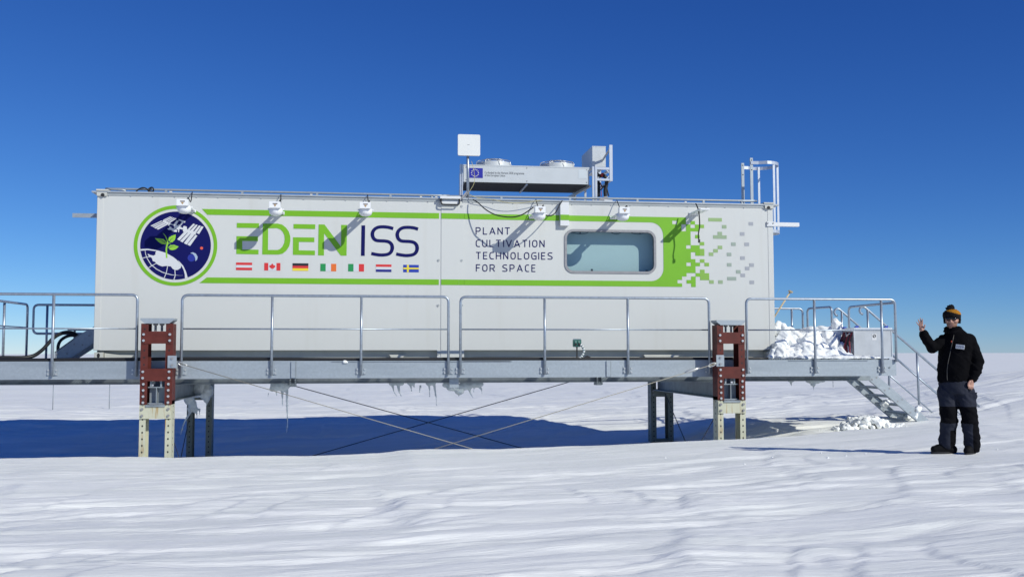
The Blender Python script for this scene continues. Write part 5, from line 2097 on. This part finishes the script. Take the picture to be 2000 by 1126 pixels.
# ================================================================== the person
YP = 12.5
SC = (P(1865, 598, YP) - P(1865, 884, YP)).length / 286.0      # metres per photo pixel
az = math.atan2(FEET[0], FEET[1])
VR = Vector((math.cos(az), -math.sin(az), 0))                   # to the viewer's right
VT = Vector((-math.sin(az), -math.cos(az), 0))                  # towards the viewer
UPV = Vector((0, 0, 1))
ORG = P(1865, 884, YP)
ORG.z = gz(ORG.x, ORG.y)


def J(u, v, t=0.0):
    """body point: u, v in photo pixels around the standing point, t metres towards the viewer."""
    return ORG + VR * ((u - 1865) * SC) + UPV * ((884 - v) * SC) + VT * t


M_SKIN = mat('skin', (.46, .25, .18), .5, 0, .06, 20)
M_STUB = mat('stubble_skin', (.25, .13, .085), .6, 0, .15, 60)
M_LIP_ = mat('lip_skin', (.34, .16, .12), .5)
M_FLEECE = mat('black_fleece', (.0045, .0045, .0055), .95, 0, .2, 12, .25, 60, .05)
M_TROU = mat('slate_trouser_cloth', (.021, .024, .037), .85, 0, .15, 9, .2, 40, .2)
M_TROUB = mat('black_trouser_cloth', (.0045, .0045, .006), .9, 0, .2, 9, .2, 40, .08)
M_BOOT = mat('black_boot_leather', (.005, .005, .006), .75, 0, .2, 12, spec=.15)
M_MUST = mat('mustard_knit', (.40, .17, .018), .9, 0, .3, 60, .8, 70, .1)
M_KNITB = mat('black_knit', (.012, .011, .012), .95, 0, .3, 40, .6, 50, .1)
M_GLS = mat('sunglass_lens', (.006, .006, .008), .12, 0, 0, 8, 0, 60, .6)
man = thing('person', 'person in black fleece and bobble hat standing with one hand raised', 'person', ORG)


def caps(b, pts, rs, n=14):
    """closed tapered limb through points with round ends."""
    pts = [Vector(p) for p in pts]
    b.tube(pts, rs, n)
    for p, r in zip(pts, rs):
        b.sphere(p, r, n)


def limb(b, a, c, ra, rc, k=5):
    q = [Vector(a).lerp(Vector(c), i / k) for i in range(k + 1)]
    caps(b, q, [ra + (rc - ra) * i / k for i in range(k + 1)])


HD = (-.10 * VR + .995 * VT).normalized()       # where the face looks
HS = HD.cross(UPV).normalized()                  # viewer's left of the face is -?
if HS.dot(VR) < 0:
    HS = -HS
HC = J(1866.5, 624)                              # centre of the head


def F(s, f, u):
    return HC + HS * s + HD * f + UPV * u


# --- body: head, neck, core, limbs and hands, one skin
b = MB()
b.sphere(HC + UPV * .02, .098, 18, 0, (.86, 1.0, 1.22))
b.sphere(F(0, .035, -.055), .075, 16, 0, (.86, .9, 1.0))
b.sphere(F(0, .062, -.105), .034, 12, 0, (1.1, .8, .8))
limb(b, F(0, .092, .012), F(0, .112, -.028), .010, .016, 3)
b.sphere(F(.014, .100, -.030), .010, 8)
b.sphere(F(-.014, .100, -.030), .010, 8)
for s in (-1, 1):
    b.sphere(F(s * .047, .070, -.022), .026, 10)
    b.sphere(F(s * .085, -.012, -.005), .03, 10, 0, (.35, .75, 1.1))
b.sphere(F(0, .084, -.067), .022, 10, 0, (1.3, .45, .45))
b.sphere(F(0, .083, -.079), .02, 10, 0, (1.1, .45, .4))
limb(b, J(1869, 645, -.01), HC - UPV * .06 - HD * .02, .062, .056)
limb(b, J(1872, 676), J(1868, 738), .10, .12)
limb(b, J(1858, 668), J(1829, 680, .12), .045, .04)
limb(b, J(1829, 680, .12), J(1814, 649, .2), .04, .027)
limb(b, J(1893, 668), J(1911, 706), .045, .04)
limb(b, J(1911, 706), J(1900, 738, .08), .04, .027)
for hu, ku, au in ((1855, 1856, 1853), (1884, 1893, 1895)):
    limb(b, J(hu, 766), J(ku, 812, .03), .08, .06)
    limb(b, J(ku, 812, .03), J(au, 872), .06, .045)
# raised hand
t_ = .2
limb(b, J(1814, 650, t_), J(1812, 643, t_), .027, .030, 3)
for uu in (1808.8, 1811, 1813.2):
    limb(b, J(uu + .6, 644, t_), J(uu, 635, t_), .016, .0125, 3)


def finger(b, pts, r0, r1):
    pts = [J(*p) for p in pts]
    k = len(pts) - 1
    caps(b, pts, [r0 + (r1 - r0) * i / k for i in range(k + 1)], 10)


finger(b, [(1807.6, 635.5, t_), (1804.8, 631.8, t_ + .008), (1802.8, 628.4, t_ + .012)], .0088, .0064)
finger(b, [(1809, 633.5, t_), (1807.4, 628, t_ + .008), (1806.2, 623.6, t_ + .016)], .0092, .0068)
finger(b, [(1811.2, 633, t_), (1810.5, 626.5, t_ + .006), (1809.9, 620.8, t_ + .016)], .0095, .007)
finger(b, [(1813.4, 633.3, t_), (1813.6, 627.5, t_ + .008), (1813.6, 622.4, t_ + .02)], .0092, .0068)
finger(b, [(1814.4, 643, t_), (1817, 638.6, t_ + .016), (1818, 634, t_ + .024)], .012, .0085)
# hanging hand
t2 = .10
limb(b, J(1900, 738, t2 - .02), J(1897.5, 745, t2), .028, .030, 3)
for uu, tt in ((1894.6, .02), (1896.8, .012), (1899, .0), (1900.6, -.012)):
    limb(b, J(1898.5, 743, t2 + tt), J(uu, 749, t2 + tt), .017, .014, 3)
for i, (u0, u1, v1, tt) in enumerate(((1894, 1892.2, 757, .026), (1896.2, 1894.8, 759.5, .014), (1898.6, 1897.4, 759.8, .002), (1900.6, 1900.2, 757.5, -.010))):
    finger(b, [(u0, 749.5, t2 + tt), ((u0 + u1) / 2, 754, t2 + tt + .012), (u1, v1, t2 + tt - .002)], .0105, .0078)
finger(b, [(1895.2, 743.5, t2 + .03), (1892.2, 747.5, t2 + .045), (1891.6, 752, t2 + .045)], .0135, .009)
body = b.build('body', [M_SKIN, M_STUB, M_LIP_], man)
melt(body, .005, 2, .5)
bl = abs_loc(man)
for p in body.data.polygons:
    c = p.center + bl
    d = c - HC
    f_, s_, u_ = d.dot(HD), d.dot(HS), d.z
    if abs(u_) < .2 and f_ > -.03 and d.length < .2:
        if f_ > .07 and -.088 < u_ < -.060 and abs(s_) < .027:
            p.material_index = 2
        elif u_ < -.052 + abs(s_) * .35 and u_ > -.16:
            p.material_index = 1
body.data.update()

# --- jacket
b = MB()


def ring(v, u, hw, dp, turn=-.35, t=0.0):
    ax = (VR * math.cos(turn) + VT * -math.sin(turn)).normalized()
    ay = ax.cross(UPV).normalized()
    return (J(u, v, t), hw, dp, ax, ay)


b.loft([ring(746, 1865.5, .185, .145), ring(738, 1866, .198, .155), ring(722, 1867.5, .207, .16), ring(700, 1869.5, .208, .16), ring(682, 1872, .212, .155), ring(667, 1874, .208, .14), ring(657, 1874.5, .178, .12), ring(650, 1873, .135, .105), ring(644, 1870.5, .105, .10), ring(638, 1868.5, .088, .092)])
limb(b, J(1852, 665, .0), J(1829.5, 679, .12), .080, .070)
limb(b, J(1829.5, 679, .12), J(1815.5, 651, .195), .070, .052)
b.sphere(J(1822, 667, .155), .062)
limb(b, J(1896, 664), J(1911, 705), .088, .076)
limb(b, J(1911, 705), J(1901.5, 738, .07), .074, .055)
b.sphere(J(1908, 716, .03), .076)
jk = b.build('jacket', M_FLEECE, man)
melt(jk, .012, 5, .5)
displace(jk, .016, 6.5, 12)
# collar
b = MB()
for k in range(2):
    pass
cpts = [J(1867.8, 644, 0) + (HS * math.cos(a) * .092 + HD * math.sin(a) * .098) for a in [2 * math.pi * i / 26 for i in range(26)]]
o_ = []
for i, p in enumerate(cpts):
    a = 2 * math.pi * i / 26
    front = max(0, math.sin(a)) ** 2
    o_.append((p - UPV * .05, p + UPV * (.035 - .05 * front) + (HS * math.cos(a) + HD * math.sin(a)) * (.008 + .02 * front)))
vv = [q for pair in o_ for q in pair]
n_ = len(o_)
for off in (0, .012):
    vs2 = []
    for i, (lo, hi) in enumerate(o_):
        a = 2 * math.pi * i / n_
        dr = (HS * math.cos(a) + HD * math.sin(a)) * off
        vs2 += [lo + dr, hi + dr]
    b.add(vs2, [(2 * i, 2 * ((i + 1) % n_), 2 * ((i + 1) % n_) + 1, 2 * i + 1) for i in range(n_)], True)
b.add([q for i, (lo, hi) in enumerate(o_) for q in (hi, hi + (HS * math.cos(2 * math.pi * i / n_) + HD * math.sin(2 * math.pi * i / n_)) * .012)], [(2 * i, 2 * ((i + 1) % n_), 2 * ((i + 1) % n_) + 1, 2 * i + 1) for i in range(n_)], True)
b.tube([J(1853.5, 644, .07), J(1851, 646.5, .085), J(1858, 648.5, .10)], [.012, .010, .02], 8)
b.build('collar', M_FLEECE, jk)
for lim, nm in (((1812.8, 1819.2, 650.5, .195), 'cuff'),):
    b = MB()
    b.tube([J(1817, 653.5, .19), J(1814.8, 648.6, .2)], [.056, .05], 12)
    b.build('cuff', M_FLEECE, jk)

EYE = Vector((0, 0, CZ))


def hit(o, u, v):
    """first point of mesh o seen at a photo pixel (for pinning badges on cloth)."""
    d = (CF + CR * ((u - 1000) / F_PX) - CU * ((v - 563) / F_PX)).normalized()
    l0 = abs_loc(o)
    ok, p, n, _ = o.ray_cast(EYE - l0, d)
    return (p + l0, n) if ok else (None, None)


bpy.context.view_layer.update()
p, n = hit(jk, 1875.5, 677)
if p is not None:
    n = (VT * .93 - VR * .2 + UPV * .12).normalized()
    ax = (VR + UPV * -.16)
    ax = (ax - n * ax.dot(n)).normalized()
    ay = n.cross(ax).normalized()
    b = MB()
    b.obox(p + n * .008, ax * .052, ay * .028, n * .008)
    pa_ = b.build('name_patch', mat('patch_cloth', (.50, .53, .56), .8), jk)
    cu = bpy.data.curves.new('lettering', 'FONT')
    cu.body, cu.size, cu.shear = 'EDEN', .036, .3
    o = bpy.data.objects.new('lettering', cu)
    COL.objects.link(o)
    me = bpy.data.meshes.new_from_object(o.evaluated_get(bpy.context.evaluated_depsgraph_get()))
    bpy.data.objects.remove(o)
    w = max(v.co.x for v in me.vertices)
    bl2 = abs_loc(pa_)
    for v in me.vertices:
        v.co = p + n * .0163 + ax * (v.co.x - w / 2) + ay * (v.co.y - .012) - bl2
    me.materials.clear()
    me.materials.append(M_NAVY)
    me.name = 'patch_lettering'
    o = bpy.data.objects.new('patch_lettering', me)
    COL.objects.link(o)
    o.parent = pa_
zp = []
for u, v in ((1863, 654), (1861, 664), (1858.5, 676), (1855.5, 690), (1852, 706), (1850, 722), (1849.8, 737), (1850.5, 743)):
    p, n = hit(jk, u, v)
    if p is not None:
        zp.append(p + VT * .003)
b = MB()
b.tube(zp, .0042, 6)
b.build('zip', mat('dull_zip', (.10, .095, .085), .5, .3), jk)
p, n = hit(jk, 1858.5, 665)
b = MB()
if p is not None:
    b.tube([p + VT * .008, p + VT * .012 - UPV * .025], [.008, .006], 8)
    b.build('zip_tag', mat('orange_tag', (.42, .05, .02), .5), jk)

# --- trousers
b = MB()
b.loft([ring(738, 1866.5, .17, .135, -.3), ring(748, 1867.5, .19, .15, -.3), ring(758, 1869, .20, .155, -.3), ring(768, 1869.5, .195, .15, -.3)])
limb(b, J(1854, 764, 0), J(1856.5, 808, .035), .122, .104)
limb(b, J(1856.5, 808, .035), J(1853.5, 846, .0), .100, .100)
limb(b, J(1853.5, 846), J(1852, 862, -.005), .100, .104, 3)
limb(b, J(1885, 764, 0), J(1893, 812, .03), .118, .100)
limb(b, J(1893, 812, .03), J(1895.5, 850, .0), .096, .096)
limb(b, J(1895.5, 850), J(1896.5, 867, -.005), .096, .099, 3)
b.sphere(J(1856.5, 820, .03), .108, 14, 0, (1, 1, .5))
b.sphere(J(1893.5, 822, .03), .104, 14, 0, (1, 1, .5))
# cargo pocket
pc = J(1898, 781, .045)
b.obox(pc, VR * .04 + VT * -.02, VT * .04 + VR * .015, UPV * .08)
tr = b.build('trousers', [M_TROU, M_TROUB], man)
melt(tr, .012, 4, .5)
displace(tr, .018, 6, 19)
for p in tr.data.polygons:
    c = p.center + bl - ORG
    uu = 1865 + c.dot(VR) / SC
    v = 884 - c.z / SC
    wob = 0
    if 793 + wob < v < 825 + wob:
        p.material_index = 1
    elif v >= 825 + wob:
        if (uu < 1875 and uu > 1858 and c.dot(VT) > 0 and v > 838) or (uu > 1898):
            p.material_index = 1
tr.data.update()
b = MB()
p, n = hit(tr, 1900, 768)
if p is not None:
    b.obox(p + VT * .004, (VR * .95 - VT * .25) * .052, VT * .006 + VR * .001, UPV * .016 + VR * .004)
    b.build('pocket_flap', M_TROU, tr)

# --- boots
for lab, toe, heel, sh in (('', J(1828.5, 879, .06), J(1861, 878.5, -.02), J(1854, 866, -.01)), ('', J(1887, 879, .12), J(1896, 879, -.05), J(1896, 868, -.01))):
    b = MB()
    toe.z = heel.z = ORG.z + .05
    limb(b, heel, toe, .062, .05)
    limb(b, heel.lerp(toe, .35) + UPV * .02, heel.lerp(toe, .8) + UPV * .012, .064, .055)
    limb(b, sh, heel.lerp(toe, .2), .072, .062)
    bt = b.build('boot', M_BOOT, man)
    melt(bt, .01, 4, .5)
    zc = ORG.z - bl.z
    for v in bt.data.vertices:
        if v.co.z < zc + .004:
            v.co.z = zc + .002
    b = MB()
    d = (toe - heel)
    d.z = 0
    L_ = d.length
    d.normalize()
    sdir = d.cross(UPV)
    b.loft([(heel.lerp(toe, .5) * 1 + UPV * (zz - heel.z + ORG.z), L_ / 2 + .052, .052, d, sdir) for zz in (-.006, .022)], 0, False)
    b.build('boot_sole', M_DARK, bt)

# --- hat, pom-pom, sunglasses, key in the hand
b = MB()
tilt = (UPV + VR * -.03).normalized()
hb = HC + UPV * .0 - HD * .005
rings = []
for h, r in ((-.012, .106), (.02, .115), (.05, .116), (.075, .108), (.098, .088), (.114, .06), (.122, .028)):
    rings.append((hb + UPV * (h + .02), r * .97, r, HS, HD))
b.loft(rings)
for s in (-1, 1):
    b.loft([(F(s * .088, -.025, z_), .017, r_, HS, HD) for z_, r_ in ((.04, .07), (0, .055), (-.03, .04), (-.046, .02))])
hat = b.build('bobble_hat', [M_KNITB, M_MUST], man)
melt(hat, .0075, 2, .5)
for p in hat.data.polygons:
    c = p.center + bl - HC
    if c.z > .098 - .30 * c.dot(HS):  # slant puts the shade on the hat's left into the black knit
        p.material_index = 1
displace(hat, .006, 40, 4)
b = MB()
b.sphere(J(1864.8, 601.5, 0), .044, 16)
pm = b.build('pom_pom', M_KNITB, hat)
melt(pm, .006, 0, .5)
displace(pm, .02, 45, 6)
b = MB()
for s in (-1, 1):
    b.sphere(F(s * .036, .083, .012), .036, 14, 0, (1, 1, .62))
    b.bar(F(s * .066, .075, .02), F(s * .088, -.02, .02), .008, .016)
b.bar(F(-.022, .112, .018), F(.022, .112, .018), .012, .014, VT)
b.build('sunglasses', M_GLS, man)
b = MB()
b.obox(J(1895.6, 759.5, t2 + .01), VR * .012, VT * .01, UPV * .016)
b.build('held_clip', M_BLACK, body)
